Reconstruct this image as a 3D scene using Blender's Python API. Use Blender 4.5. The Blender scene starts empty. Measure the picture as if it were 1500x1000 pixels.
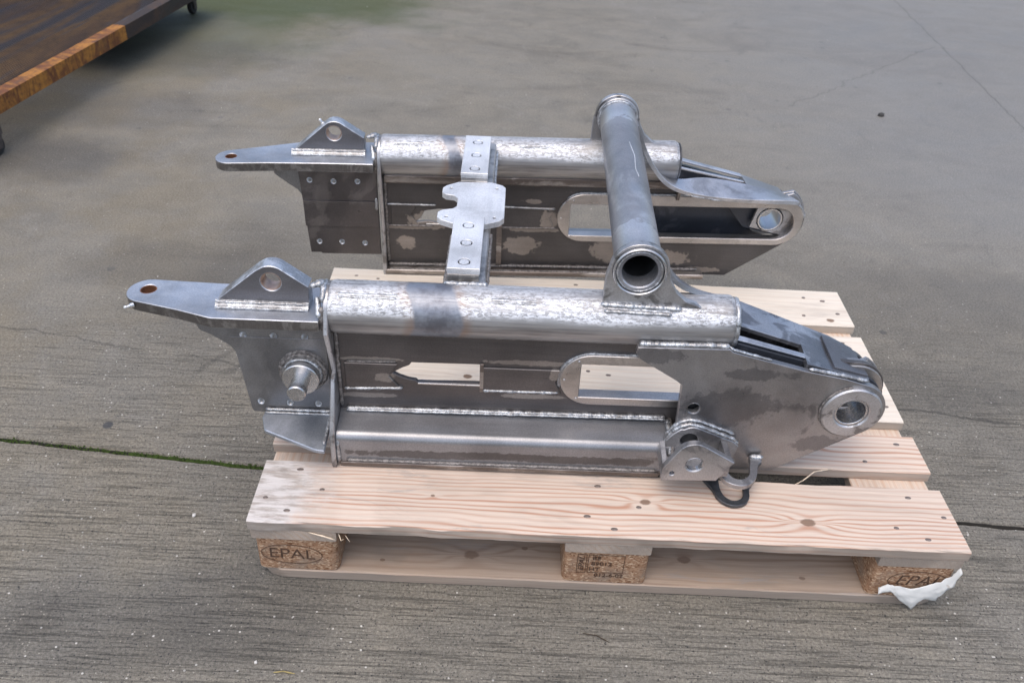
import bpy, bmesh, math, random
from mathutils import Vector, Matrix, noise
from mathutils.geometry import tessellate_polygon
random.seed(7)
S = bpy.context.scene
COL = S.collection

# ------------------------------------------------------------------ camera, light
cam_d = bpy.data.cameras.new('camera')
cam = bpy.data.objects.new('camera', cam_d)
COL.objects.link(cam)
cam.location = (0.40418, -0.99132, 1.24995)
cam.rotation_euler = (0.94290, -0.04562, 0.01798)
cam_d.sensor_width = 36.0
cam_d.lens = 31.01
cam_d.clip_start = 0.05
cam_d.clip_end = 300
cam_d.dof.use_dof = True
cam_d.dof.focus_distance = 1.42
cam_d.dof.aperture_fstop = 8.0
S.camera = cam

SUN_EL, SUN_ROT = math.radians(72), math.radians(-150)
w = bpy.data.worlds.new('World')
S.world = w
w.use_nodes = True
nt = w.node_tree
bg = nt.nodes['Background']
sky = nt.nodes.new('ShaderNodeTexSky')
sky.sky_type = 'NISHITA'
sky.sun_disc = False
sky.sun_elevation = SUN_EL
sky.sun_rotation = SUN_ROT
sky.air_density = 1.0
sky.dust_density = 4.0
sky.ozone_density = 1.0
nt.links.new(sky.outputs[0], bg.inputs[0])
bg.inputs[1].default_value = 0.15
sun_d = bpy.data.lights.new('sun', 'SUN')
sun_d.energy = 0.5
sun_d.angle = math.radians(110)
sun_d.color = (1.0, 0.96, 0.9)
sun = bpy.data.objects.new('sun', sun_d)
COL.objects.link(sun)
sd = Vector((math.sin(SUN_ROT) * math.cos(SUN_EL), math.cos(SUN_ROT) * math.cos(SUN_EL), math.sin(SUN_EL)))
sun.rotation_euler = sd.to_track_quat('Z', 'Y').to_euler()
S.view_settings.view_transform = 'Standard'
S.view_settings.look = 'None'
S.view_settings.exposure = 0.65
S.view_settings.gamma = 1.0

# ------------------------------------------------------------------ node helpers
class NT:
    def __init__(s, name):
        s.m = bpy.data.materials.new(name)
        s.m.use_nodes = True
        s.t = s.m.node_tree
        s.b = s.t.nodes['Principled BSDF']
        s.tc = s.t.nodes.new('ShaderNodeTexCoord')
    def n(s, typ, **kw):
        nd = s.t.nodes.new(typ)
        for k, v in kw.items():
            if k.startswith('i_'):
                key = k[2:]
                key = int(key) if key.isdigit() else key
                s.set(nd.inputs[key], v)
            else:
                setattr(nd, k, v)
        return nd
    def set(s, inp, v):
        if isinstance(v, bpy.types.NodeSocket):
            s.t.links.new(v, inp)
        else:
            if hasattr(inp, 'default_value'):
                dv = inp.default_value
                if hasattr(dv, '__len__') and not hasattr(v, '__len__'):
                    v = (v,) * len(dv)
                elif hasattr(dv, '__len__') and len(v) == 3 and len(dv) == 4:
                    v = tuple(v) + (1,)
                inp.default_value = v
    def coord(s, scale=(1, 1, 1), rot=(0, 0, 0), loc=(0, 0, 0), which='Object', src=None):
        mp = s.n('ShaderNodeMapping')
        s.set(mp.inputs[0], src if src is not None else s.tc.outputs[which])
        mp.inputs['Location'].default_value = loc
        mp.inputs['Rotation'].default_value = rot
        mp.inputs['Scale'].default_value = scale
        return mp.outputs[0]
    def noise(s, vec, scale=5, detail=4, rough=0.55, dist=0, out=0):
        nd = s.n('ShaderNodeTexNoise')
        s.set(nd.inputs['Vector'], vec)
        nd.inputs['Scale'].default_value = scale
        nd.inputs['Detail'].default_value = detail
        nd.inputs['Roughness'].default_value = rough
        nd.inputs['Distortion'].default_value = dist
        return nd.outputs[out]
    def vor(s, vec, scale=5, feature='F1', out='Distance', rand=1.0):
        nd = s.n('ShaderNodeTexVoronoi', feature=feature)
        s.set(nd.inputs['Vector'], vec)
        nd.inputs['Scale'].default_value = scale
        nd.inputs['Randomness'].default_value = rand
        return nd.outputs[out]
    def math(s, op, a, b=0.0, c=0.0, clamp=False):
        nd = s.n('ShaderNodeMath', operation=op, use_clamp=clamp)
        s.set(nd.inputs[0], a); s.set(nd.inputs[1], b); s.set(nd.inputs[2], c)
        return nd.outputs[0]
    def ramp(s, v, a, b, lo=0.0, hi=1.0, smooth=True):
        nd = s.n('ShaderNodeMapRange', interpolation_type='SMOOTHSTEP' if smooth else 'LINEAR')
        s.set(nd.inputs[0], v)
        for i, q in enumerate((a, b, lo, hi)):
            s.set(nd.inputs[1 + i], q)
        return nd.outputs[0]
    def mix(s, f, a, b, blend='MIX'):
        nd = s.n('ShaderNodeMix', data_type='RGBA', blend_type=blend)
        s.set(nd.inputs[0], f); s.set(nd.inputs[6], a); s.set(nd.inputs[7], b)
        return nd.outputs[2]
    def mixf(s, f, a, b):
        nd = s.n('ShaderNodeMix', data_type='FLOAT')
        s.set(nd.inputs[0], f); s.set(nd.inputs[2], a); s.set(nd.inputs[3], b)
        return nd.outputs[0]
    def sep(s, vec=None):
        nd = s.n('ShaderNodeSeparateXYZ')
        s.set(nd.inputs[0], vec if vec is not None else s.tc.outputs['Object'])
        return nd.outputs
    def comb(s, x, y, z):
        nd = s.n('ShaderNodeCombineXYZ')
        s.set(nd.inputs[0], x); s.set(nd.inputs[1], y); s.set(nd.inputs[2], z)
        return nd.outputs[0]
    def blob(s, c, r, warp=0.25, edge=0.12, nscale=45, vec=None):
        """mask of a patch with a noisy outline round c (object coordinates)"""
        v = s.n('ShaderNodeVectorMath', operation='SUBTRACT')
        s.set(v.inputs[0], vec if vec is not None else s.tc.outputs['Object']); v.inputs[1].default_value = c
        d = s.n('ShaderNodeVectorMath', operation='DIVIDE')
        s.set(d.inputs[0], v.outputs[0]); d.inputs[1].default_value = r
        l = s.n('ShaderNodeVectorMath', operation='LENGTH')
        s.set(l.inputs[0], d.outputs[0])
        nz = s.noise(s.coord(loc=(c[0] * 7, c[2] * 9, 3)), nscale, 3, 0.6)
        dd = s.math('ADD', l.outputs['Value'], s.math('MULTIPLY', s.math('SUBTRACT', nz, 0.5), warp * 4))
        return s.ramp(dd, 1 + edge / 2, 1 - edge / 2)
    def bump(s, h, strength=0.2, dist=0.002, prev=None):
        nd = s.n('ShaderNodeBump')
        nd.inputs['Strength'].default_value = strength
        nd.inputs['Distance'].default_value = dist
        s.set(nd.inputs['Height'], h)
        if prev is not None:
            s.set(nd.inputs['Normal'], prev)
        return nd.outputs[0]
    def out(s, color=None, rough=None, metal=None, normal=None, spec=None):
        if color is not None: s.set(s.b.inputs['Base Color'], color)
        if rough is not None: s.set(s.b.inputs['Roughness'], rough)
        if metal is not None: s.set(s.b.inputs['Metallic'], metal)
        if normal is not None: s.set(s.b.inputs['Normal'], normal)
        if spec is not None: s.set(s.b.inputs['Specular IOR Level'], spec)
        return s.m

def steel(name, dark, light, amount=0.5, scale=14, stretch=(1, 1, 1), rough=(0.34, 0.46), metal=(0.75, 0.9),
          spots=(), brush=(300, 18, 300), brush_amt=0.25, bump=0.12, mott=1.0, edge=0.05):
    """mill-scale steel (dark) with ground patches (light); spots: (centre, radii, 1 = ground / 0 = scale)"""
    t = NT(name)
    nz = t.noise(t.coord(stretch), scale, 5, 0.62, 0.6)
    m = t.ramp(nz, 0.5 + (0.5 - amount) * 0.5 - edge, 0.5 + (0.5 - amount) * 0.5 + edge)
    for c, r, v in spots:
        m = t.mixf(t.math('MULTIPLY', t.blob(c, r, 0.34, 0.22, 70), 0.9), m, float(v))
    br = t.noise(t.coord(brush), 1.0, 3, 0.6)
    lf = t.noise(t.coord(), 9, 3, 0.5)
    fine = t.noise(t.coord(), 420, 3, 0.7)
    col = t.mix(m, dark, light)
    k = t.math('ADD', t.math('MULTIPLY', t.math('SUBTRACT', br, 0.5), brush_amt * 2), 1.0)
    k = t.math('MULTIPLY', k, t.ramp(lf, 0.25, 0.75, 1 - 0.22 * mott, 1 + 0.2 * mott))
    k = t.math('MULTIPLY', k, t.ramp(fine, 0.3, 0.7, 1 - 0.12 * mott, 1 + 0.12 * mott))
    col = t.mix(1.0, col, t.comb(k, k, k), 'MULTIPLY')
    ro = t.math('ADD', t.mixf(m, rough[0], rough[1]), t.math('MULTIPLY', t.math('SUBTRACT', br, 0.5), 0.3), clamp=True)
    nb = t.bump(t.math('ADD', t.math('MULTIPLY', br, 0.6), fine), bump, 0.0006)
    return t.out(col, ro, t.mixf(m, metal[0], metal[1]), nb)

# ------------------------------------------------------------------ mesh helpers
WM = {}
def link(name, me, mat, parent=None, M=None, **props):
    o = bpy.data.objects.new(name, me)
    COL.objects.link(o)
    M = M if M is not None else (WM[parent.name] if parent else Matrix())
    if mat is not None and me is not None:
        if not me.materials:
            me.materials.append(mat)
    if parent:
        o.parent = parent
        o.matrix_basis = WM[parent.name].inverted() @ M
    else:
        o.matrix_basis = M
    WM[o.name] = M.copy()
    for k, v in props.items():
        o[k] = v
    return o

def mesh_from(verts, faces, smooth=True, angle=32):
    me = bpy.data.meshes.new('m')
    me.from_pydata([tuple(v) for v in verts], [], faces)
    bm = bmesh.new(); bm.from_mesh(me)
    bmesh.ops.remove_doubles(bm, verts=bm.verts, dist=1e-6)
    bmesh.ops.recalc_face_normals(bm, faces=bm.faces)
    bm.to_mesh(me); bm.free()
    if smooth:
        me.shade_smooth()
        me.set_sharp_from_angle(angle=math.radians(angle))
    return me

def circle(cx, cy, r, n=28, a0=0, a1=360):
    full = abs(a1 - a0) >= 360
    k = n if full else n + 1
    return [(cx + r * math.cos(math.radians(a0 + (a1 - a0) * i / n)), cy + r * math.sin(math.radians(a0 + (a1 - a0) * i / n))) for i in range(k)]

def fillet(poly, rad, n=6):
    out = []
    L = len(poly)
    for i in range(L):
        r = rad[i] if hasattr(rad, '__len__') else rad
        p0, p, p1 = Vector(poly[i - 1]), Vector(poly[i]), Vector(poly[(i + 1) % L])
        if r <= 0:
            out.append(tuple(p)); continue
        a, b = (p0 - p), (p1 - p)
        la, lb = a.length, b.length
        a.normalize(); b.normalize()
        ang = a.angle(b)
        d = min(r / math.tan(ang / 2), la * 0.48, lb * 0.48)
        s, e = p + a * d, p + b * d
        for k in range(n + 1):
            t = k / n
            q = (1 - t) ** 2 * s + 2 * (1 - t) * t * p + t * t * e
            out.append((q.x, q.y))
    return out

def area(l):
    return sum(l[i - 1][0] * l[i][1] - l[i][0] * l[i - 1][1] for i in range(len(l))) / 2

def plate_mesh(outer, holes, t0, t1, axis='y', bev=0.0008):
    """flat plate with holes, outline in the plane across `axis`, from t0 to t1, edges chamfered"""
    loops = [outer] + list(holes)
    allv, faces = [], []
    caps = []
    for li, lp in enumerate(loops):
        lp = [tuple(q) for q in lp]
        lp = [q for i, q in enumerate(lp) if (Vector(q) - Vector(lp[i - 1])).length > 1e-5]
        if (area(lp) > 0) != (li == 0):
            lp = lp[::-1]
        n = len(lp)
        ins = []
        for i in range(n):
            p0, p, p1 = Vector(lp[i - 1]), Vector(lp[i]), Vector(lp[(i + 1) % n])
            d0, d1 = (p - p0).normalized(), (p1 - p).normalized()
            n0, n1 = Vector((-d0.y, d0.x)), Vector((-d1.y, d1.x))
            m = (n0 + n1)
            if m.length < 1e-4: m = n0.copy()
            m.normalize()
            c = max(0.5, m.dot(n0))
            ins.append(p + m * (bev / c))
        base = len(allv)
        for ring, z in ((ins, t0), (lp, t0 + bev), (lp, t1 - bev), (ins, t1)):
            for q in ring:
                allv.append((q[0], q[1], z))
        for k in range(3):
            for i in range(n):
                j = (i + 1) % n
                faces.append((base + k * n + i, base + k * n + j, base + (k + 1) * n + j, base + (k + 1) * n + i))
        caps.append((base, n, [Vector((q[0], q[1], 0)) for q in ins]))
    tris = tessellate_polygon([c[2] for c in caps])
    idx0, idx1 = [], []
    for b, n, _ in caps:
        idx0 += [b + i for i in range(n)]
        idx1 += [b + 3 * n + i for i in range(n)]
    for t in tris:
        faces.append(tuple(idx0[i] for i in t))
        faces.append(tuple(idx1[i] for i in reversed(t)))
    if axis == 'y':
        vs = [(a, z, b) for a, b, z in allv]
    elif axis == 'x':
        vs = [(z, a, b) for a, b, z in allv]
    else:
        vs = allv
    return mesh_from(vs, faces)

def box_mesh(x0, x1, y0, y1, z0, z1, bev=0.001):
    return plate_mesh([(x0, y0), (x1, y0), (x1, y1), (x0, y1)], [], z0, z1, 'z', bev)

def lathe_mesh(prof, axis='y', c=(0, 0, 0), seg=48, wob=0.0):
    """closed profile [(r, h)] turned round `axis` through c"""
    vs, fs = [], []
    n = len(prof)
    for s in range(seg):
        a = 2 * math.pi * s / seg
        for r, h in prof:
            rr = r * (1 + wob * (noise.noise(Vector((math.cos(a) * 3, math.sin(a) * 3, h * 40)))))
            u, v = rr * math.cos(a), rr * math.sin(a)
            vs.append({'y': (c[0] + u, c[1] + h, c[2] + v), 'x': (c[0] + h, c[1] + u, c[2] + v), 'z': (c[0] + u, c[1] + v, c[2] + h)}[axis])
    for s in range(seg):
        t = (s + 1) % seg
        for i in range(n):
            j = (i + 1) % n
            fs.append((s * n + i, s * n + j, t * n + j, t * n + i))
    return mesh_from(vs, fs)

def tube_prof(ro, ri, h0, h1, b=0.001):
    return [(ri, h0 + b), (ri + b, h0), (ro - b, h0), (ro, h0 + b), (ro, h1 - b), (ro - b, h1), (ri + b, h1), (ri, h1 - b)]

def disc_prof(r, h0, h1, b=0.0015):
    return [(0.0002, h0), (r - b, h0), (r, h0 + b), (r, h1), (0.0002, h1)]

def weld_mesh(path, r=0.004, closed=False, step=0.0016, pitch=0.0042, flat=0.75, seed=0, amp=0.22):
    """ripple-surfaced weld bead along a path of 3-D points"""
    P = [Vector(p) for p in path]
    if closed: P.append(P[0])
    pts = []
    for i in range(len(P) - 1):
        n = max(1, int((P[i + 1] - P[i]).length / step))
        for k in range(n):
            pts.append(P[i].lerp(P[i + 1], k / n))
    if not closed: pts.append(P[-1])
    vs, fs = [], []
    s, N, K = 0.0, len(pts), 8
    for i, p in enumerate(pts):
        a = pts[i - 1] if (i or closed) else p
        b = pts[(i + 1) % N] if (i < N - 1 or closed) else p
        d = (b - a)
        if d.length < 1e-9: d = Vector((1, 0, 0))
        d.normalize()
        up = Vector((0, 0, 1)) if abs(d.z) < 0.9 else Vector((0, 1, 0))
        sx = d.cross(up).normalized(); sy = sx.cross(d).normalized()
        s += step
        saw = ((s + seed * 0.37) % pitch) / pitch
        rr = r * (1 - amp * 0.5 + amp * (1 - saw) ** 0.6) * (1 + 0.42 * noise.noise(Vector((s * 90, seed, 0))))
        if not closed:
            e = min(i, N - 1 - i)
            rr *= min(1.0, 0.35 + e * 0.25)
        wob = r * 0.25 * noise.noise(Vector((s * 60, seed + 5, 0)))
        for k in range(K):
            t = 2 * math.pi * k / K
            q = p + sx * (math.cos(t) * rr + wob) + sy * (math.sin(t) * rr * flat)
            vs.append(q)
    for i in range(N if closed else N - 1):
        j = (i + 1) % N
        for k in range(K):
            l = (k + 1) % K
            fs.append((i * K + k, i * K + l, j * K + l, j * K + k))
    if not closed:
        fs.append(tuple(range(K))[::-1]); fs.append(tuple((N - 1) * K + k for k in range(K)))
    me = bpy.data.meshes.new('m')
    me.from_pydata([tuple(v) for v in vs], [], fs)
    me.shade_smooth()
    return me

def ribbon_mesh(A, B, th):
    """solid bent strap between edge lines A and B (3-D points), thickness th downwards along the local normal"""
    n = len(A)
    vs, fs = [], []
    for i in range(n):
        a, b = Vector(A[i]), Vector(B[i])
        t = (Vector(A[min(i + 1, n - 1)]) - Vector(A[max(i - 1, 0)]))
        nn = t.cross(b - a).normalized()
        if nn.z < 0: nn = -nn
        e = (b - a).normalized() * 0.0008
        vs += [a + nn * -0.0008, a + e, b - e, b + nn * -0.0008, b - nn * th, a - nn * th]
    for i in range(n - 1):
        for k in range(6):
            l = (k + 1) % 6
            fs.append((i * 6 + k, i * 6 + l, (i + 1) * 6 + l, (i + 1) * 6 + k))
    fs.append(tuple(range(6))); fs.append(tuple((n - 1) * 6 + k for k in range(6))[::-1])
    return mesh_from(vs, fs, angle=40)

def smooth_line(pts, n=6):
    P = [Vector(p) for p in pts]
    out = []
    for i in range(len(P) - 1):
        p0, p1, p2, p3 = P[max(i - 1, 0)], P[i], P[i + 1], P[min(i + 2, len(P) - 1)]
        for k in range(n):
            t = k / n
            out.append(0.5 * ((2 * p1) + (p2 - p0) * t + (2 * p0 - 5 * p1 + 4 * p2 - p3) * t * t + (3 * p1 - p0 - 3 * p2 + p3) * t ** 3))
    out.append(P[-1])
    return out

# ------------------------------------------------------------------ materials: ground
def mat_concrete():
    t = NT('brushed_concrete')
    X, Y, Z = t.sep()[0:3]
    big = t.noise(t.coord(), 1.1, 5, 0.6, 0.5)
    mid = t.noise(t.coord((1, 1.6, 1), (0, 0, 0.25)), 5.5, 6, 0.65, 0.4)
    smear = t.noise(t.coord((0.8, 1.5, 1), (0, 0, -0.6)), 2.0, 6, 0.62, 1.2)
    fine = t.noise(t.coord(), 190, 4, 0.75)
    grit = t.noise(t.coord(), 620, 2, 0.7)
    col = t.mix(t.ramp(big, 0.3, 0.7), (0.158, 0.147, 0.122), (0.202, 0.189, 0.160))
    col = t.mix(t.ramp(mid, 0.35, 0.7, 0, 0.75), col, (0.222, 0.203, 0.164))
    col = t.mix(t.ramp(smear, 0.50, 0.78, 0, 0.55), col, (0.105, 0.098, 0.086))
    st3 = t.noise(t.coord((1.4, 1.0, 1), (0, 0, 0.9)), 4.5, 8, 0.72, 2.0)
    col = t.mix(t.ramp(st3, 0.55, 0.66, 0, 0.40), col, (0.235, 0.222, 0.195))
    col = t.mix(t.ramp(st3, 0.42, 0.33, 0, 0.40), col, (0.095, 0.088, 0.076))
    # warm, wetter patches towards the cart, sky sheen painted in as a cooler area to the right
    wp = t.math('MULTIPLY', t.ramp(X, 0.6, -1.2), t.ramp(t.noise(t.coord(), 2.6, 4, 0.6), 0.4, 0.62))
    col = t.mix(t.math('MULTIPLY', wp, 0.5), col, (0.190, 0.155, 0.095))
    cp = t.math('MULTIPLY', t.ramp(X, 0.6, 2.2), t.ramp(Y, 0.6, 2.0))
    col = t.mix(t.math('MULTIPLY', cp, 0.55), col, (0.212, 0.215, 0.216))
    # moss tint near the cart
    for c, r, a in (((-0.80, 3.55, 0), (0.75, 0.42, 1), 0.85), ((-1.0, 3.2, 0), (0.5, 0.7, 1), 0.5)):
        col = t.mix(t.math('MULTIPLY', t.blob(c, r, 0.35, 0.9, 3.0), a), col, (0.055, 0.070, 0.022))
    for c, r, a in (((-1.02, 2.65, 0), (0.42, 0.22, 1), 0.45), ((-1.05, 1.62, 0), (0.22, 0.16, 1), 0.6), ((-0.92, 2.05, 0), (0.26, 0.18, 1), 0.35),
                    ((0.0, -0.06, 0), (0.16, 0.12, 1), 0.5), ((-0.25, -0.12, 0), (0.25, 0.08, 1), 0.4), ((-0.28, 0.95, 0), (0.13, 0.35, 1), 0.3),
                    ((-0.45, 1.0, 0), (0.30, 0.12, 1), 0.35), ((1.62, 1.0, 0), (0.35, 0.2, 1), 0.3), ((1.3, 0.62, 0), (0.5, 0.1, 1), 0.4)):
        col = t.mix(t.math('MULTIPLY', t.blob(c, r, 0.3, 0.9, 6.0), a), col, (0.075, 0.072, 0.066))
    # broom strokes, strong in front, floated away behind
    near = t.ramp(t.math('ADD', Y, t.math('MULTIPLY', t.math('SUBTRACT', big, 0.5), 1.6)), 1.1, 0.2, 0.10, 1.0)
    broom = t.noise(t.coord((2.2, 78, 1), (0, 0, 0.085)), 1.6, 5, 0.75, 0.25)
    broom2 = t.noise(t.coord((7.0, 230, 1), (0, 0, 0.09)), 1.2, 4, 0.7, 0.2)
    bl = t.math('MULTIPLY', t.ramp(broom, 0.47, 0.32), t.ramp(mid, 0.36, 0.62, 0.12, 1.0))
    bl = t.math('MAXIMUM', bl, t.math('MULTIPLY', t.ramp(broom2, 0.46, 0.3), 0.7))
    bl = t.math('MULTIPLY', bl, near)
    col = t.mix(t.math('MULTIPLY', t.math('MULTIPLY', bl, t.ramp(fine, 0.35, 0.6, 0.2, 1.0)), 0.52), col, (0.045, 0.042, 0.038))
    k = t.math('MULTIPLY', t.ramp(fine, 0.3, 0.7, 0.60, 1.38), t.ramp(grit, 0.3, 0.7, 0.75, 1.25))
    k = t.mixf(near, t.ramp(k, 0.5, 1.5, 0.70, 1.30), k)
    col = t.mix(1.0, col, t.comb(k, k, k), 'MULTIPLY')
    # exposed pale aggregate
    for sc, th, c, seed in ((60, 0.095, (0.56, 0.54, 0.49), 0), (120, 0.13, (0.36, 0.335, 0.28), 4), (110, 0.15, (0.035, 0.035, 0.035), 9), (180, 0.2, (0.05, 0.048, 0.044), 13), (8, 0.075, (0.055, 0.057, 0.06), 21)):
        v = t.n('ShaderNodeTexVoronoi', feature='F1')
        t.set(v.inputs['Vector'], t.coord(loc=(seed, seed * 2.3, 0)))
        v.inputs['Scale'].default_value = sc
        pick = t.math('GREATER_THAN', t.sep(v.outputs['Color'])[0], 0.72)
        sp = t.math('MULTIPLY', t.math('MULTIPLY', t.ramp(v.outputs['Distance'], th * 1.3, th), pick), t.ramp(near, 0.0, 1.0, 0.35, 0.9))
        col = t.mix(sp, col, c)
    # hairline cracks
    def line(p, q, wid, wob, dk):
        (x0, y0), (x1, y1) = p, q
        L = math.hypot(x1 - x0, y1 - y0)
        ux, uy = (x1 - x0) / L, (y1 - y0) / L
        wn = t.math('MULTIPLY', t.math('SUBTRACT', t.noise(t.coord(), 7, 5, 0.7), 0.5), wob)
        dx, dy = t.math('SUBTRACT', X, x0), t.math('SUBTRACT', Y, y0)
        al = t.math('ADD', t.math('MULTIPLY', dx, ux), t.math('MULTIPLY', dy, uy))
        ac = t.math('ABSOLUTE', t.math('ADD', t.math('SUBTRACT', t.math('MULTIPLY', dx, uy), t.math('MULTIPLY', dy, ux)), wn))
        inside = t.math('MULTIPLY', t.ramp(al, -0.02, 0.03), t.ramp(al, L + 0.02, L - 0.03))
        return t.math('MULTIPLY', t.math('MULTIPLY', t.ramp(ac, wid, wid * 0.4), inside), dk)
    for a in (((1.24, 0.555), (2.3, 0.40), 0.006, 0.05, 0.55), ((2.52, 4.5), (2.35, 1.6), 0.006, 0.05, 0.38), ((-0.33, 0.62), (0.0, 0.56), 0.004, 0.09, 0.5),
              ((-0.9, 0.72), (-0.45, 0.64), 0.004, 0.09, 0.45), ((1.5, 2.4), (2.4, 3.3), 0.006, 0.12, 0.3), ((-0.3, 1.9), (0.1, 1.5), 0.004, 0.1, 0.35),
              ((-0.22, 0.55), (-0.02, 0.80), 0.016, 0.07, 0.35), ((-0.28, 0.55), (-0.10, 0.85), 0.010, 0.07, 0.3)):
        col = t.mix(line(*a), col, (0.04, 0.038, 0.034))
    h = t.math('SUBTRACT', t.math('ADD', t.math('MULTIPLY', fine, 0.45), t.math('MULTIPLY', grit, 0.2)), t.math('MULTIPLY', bl, 1.0))
    nb = t.bump(h, 0.9, 0.0022)
    ro = t.ramp(t.math('ADD', smear, t.math('MULTIPLY', fine, 0.3)), 0.4, 0.9, 0.62, 0.86)
    ro = t.math('SUBTRACT', ro, t.math('MULTIPLY', cp, 0.12))
    return t.out(col, ro, 0.0, nb, 0.4)

# ------------------------------------------------------------------ materials: wood
def mat_wood(name, base, line, knots=(), freq=62, contrast=0.6, weather=0.0, end_weather=False, dirt=0.25, across=False, tone=(0.52, 0.46, 0.40)):
    """long-grain softwood; grain runs along local x (or y when `across`); knots: (x, y, r)"""
    t = NT(name)
    oi = t.n('ShaderNodeObjectInfo')
    rnd = oi.outputs['Random']
    src = t.tc.outputs['Object']
    if across:
        sx = t.sep()
        src = t.comb(sx[1], sx[0], sx[2])
    off = t.comb(t.math('MULTIPLY', rnd, 7.0), t.math('MULTIPLY', rnd, 3.0), t.math('MULTIPLY', rnd, 11.0))
    va = t.n('ShaderNodeVectorMath', operation='ADD'); t.set(va.inputs[0], src); t.set(va.inputs[1], off)
    sv = va.outputs[0]
    X, Y, Z = t.sep(src)[0:3]
    f = t.math('ADD', Y, t.math('MULTIPLY', Z, 0.9))
    f = t.math('ADD', f, t.math('MULTIPLY', t.noise(t.coord((1.5, 7, 7), src=sv), 1.0, 3, 0.5), 0.065))
    f = t.math('ADD', f, t.math('MULTIPLY', t.noise(t.coord((6, 26, 26), src=sv), 1.0, 2, 0.5), 0.010))
    km = None
    for kx, ky, kr in knots:
        dx = t.math('DIVIDE', t.math('SUBTRACT', X, kx), kr * 3.2)
        dy = t.math('DIVIDE', t.math('SUBTRACT', Y, ky), kr * 1.6)
        d2 = t.math('ADD', t.math('MULTIPLY', dx, dx), t.math('MULTIPLY', dy, dy))
        g = t.math('POWER', 2.718, t.math('MULTIPLY', d2, -0.9))
        f = t.math('ADD', f, t.math('MULTIPLY', t.math('MULTIPLY', g, kr * 1.5), t.ramp(dy, -0.3, 0.3, -1.0, 1.0)))
        ex = t.math('DIVIDE', t.math('SUBTRACT', X, kx), kr)
        ey = t.math('DIVIDE', t.math('SUBTRACT', Y, ky), kr * 0.7)
        e2 = t.math('ADD', t.math('MULTIPLY', ex, ex), t.math('MULTIPLY', ey, ey))
        e2 = t.math('ADD', e2, t.math('MULTIPLY', t.math('SUBTRACT', t.noise(t.coord(), 90, 3, 0.6), 0.5), 1.6))
        m = t.ramp(e2, 1.2, 0.5)
        km = m if km is None else t.math('MAXIMUM', km, m)
    ph = t.math('MULTIPLY', f, freq * 6.2832)
    sn = t.math('SINE', ph)
    ring = t.math('POWER', t.math('ADD', t.math('MULTIPLY', sn, 0.5), 0.5), 2.6)
    vary = t.ramp(t.noise(t.coord((0.8, 30, 30), src=sv), 1.0, 3, 0.6), 0.35, 0.65, 0.25, 1.0)
    ring = t.math('MULTIPLY', t.math('MULTIPLY', ring, vary), contrast)
    fib = t.noise(t.coord((9, 420, 420), src=sv), 1.0, 4, 0.7)
    stain = t.noise(t.coord((4, 16, 16), src=sv), 1.0, 6, 0.72, 0.8)
    dirtm = t.ramp(stain, 0.54, 0.68, 0.0, dirt * 1.1)
    blot = t.noise(t.coord((2.5, 9, 9), src=sv), 1.0, 4, 0.6, 0.5)
    col = t.mix(ring, base, line)
    col = t.mix(t.ramp(blot, 0.52, 0.75, 0.0, dirt), col, (tone[0] * 0.55, tone[1] * 0.5, tone[2] * 0.45))
    col = t.mix(dirtm, col, (0.36, 0.325, 0.295))
    if km is not None:
        col = t.mix(t.math('MULTIPLY', km, 0.85), col, (0.16, 0.085, 0.045))
    if weather:
        col = t.mix(t.math('MULTIPLY', t.ramp(t.noise(t.coord((1.2, 5, 5), src=sv), 2.0, 5, 0.65), 0.35, 0.65, 0.35, 1.0), weather), col, (0.36, 0.325, 0.29))
    if end_weather:
        ew = t.ramp(t.math('ADD', X, t.math('MULTIPLY', t.math('SUBTRACT', t.noise(t.coord(), 22, 5, 0.7), 0.5), 0.16)), 0.14, 0.05)
        wc = t.mix(t.ramp(t.noise(t.coord((3, 14, 14)), 6, 5, 0.7), 0.42, 0.62), (0.62, 0.60, 0.58), (0.36, 0.33, 0.30))
        col = t.mix(t.math('MULTIPLY', ew, 0.85), col, wc)
    # front and rear sawn edges are greyer than the planed top
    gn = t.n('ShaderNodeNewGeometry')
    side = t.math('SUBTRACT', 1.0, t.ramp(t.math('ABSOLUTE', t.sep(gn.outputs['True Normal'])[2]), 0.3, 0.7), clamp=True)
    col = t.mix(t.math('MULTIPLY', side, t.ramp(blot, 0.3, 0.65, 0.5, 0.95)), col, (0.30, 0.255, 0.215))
    k = t.ramp(fib, 0.3, 0.7, 0.90, 1.08)
    col = t.mix(1.0, col, t.comb(k, k, k), 'MULTIPLY')
    nb = t.bump(t.math('ADD', t.math('MULTIPLY', ring, 0.6), fib), 0.25, 0.0008)
    return t.out(col, 0.62, 0.0, nb, 0.3)

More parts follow.
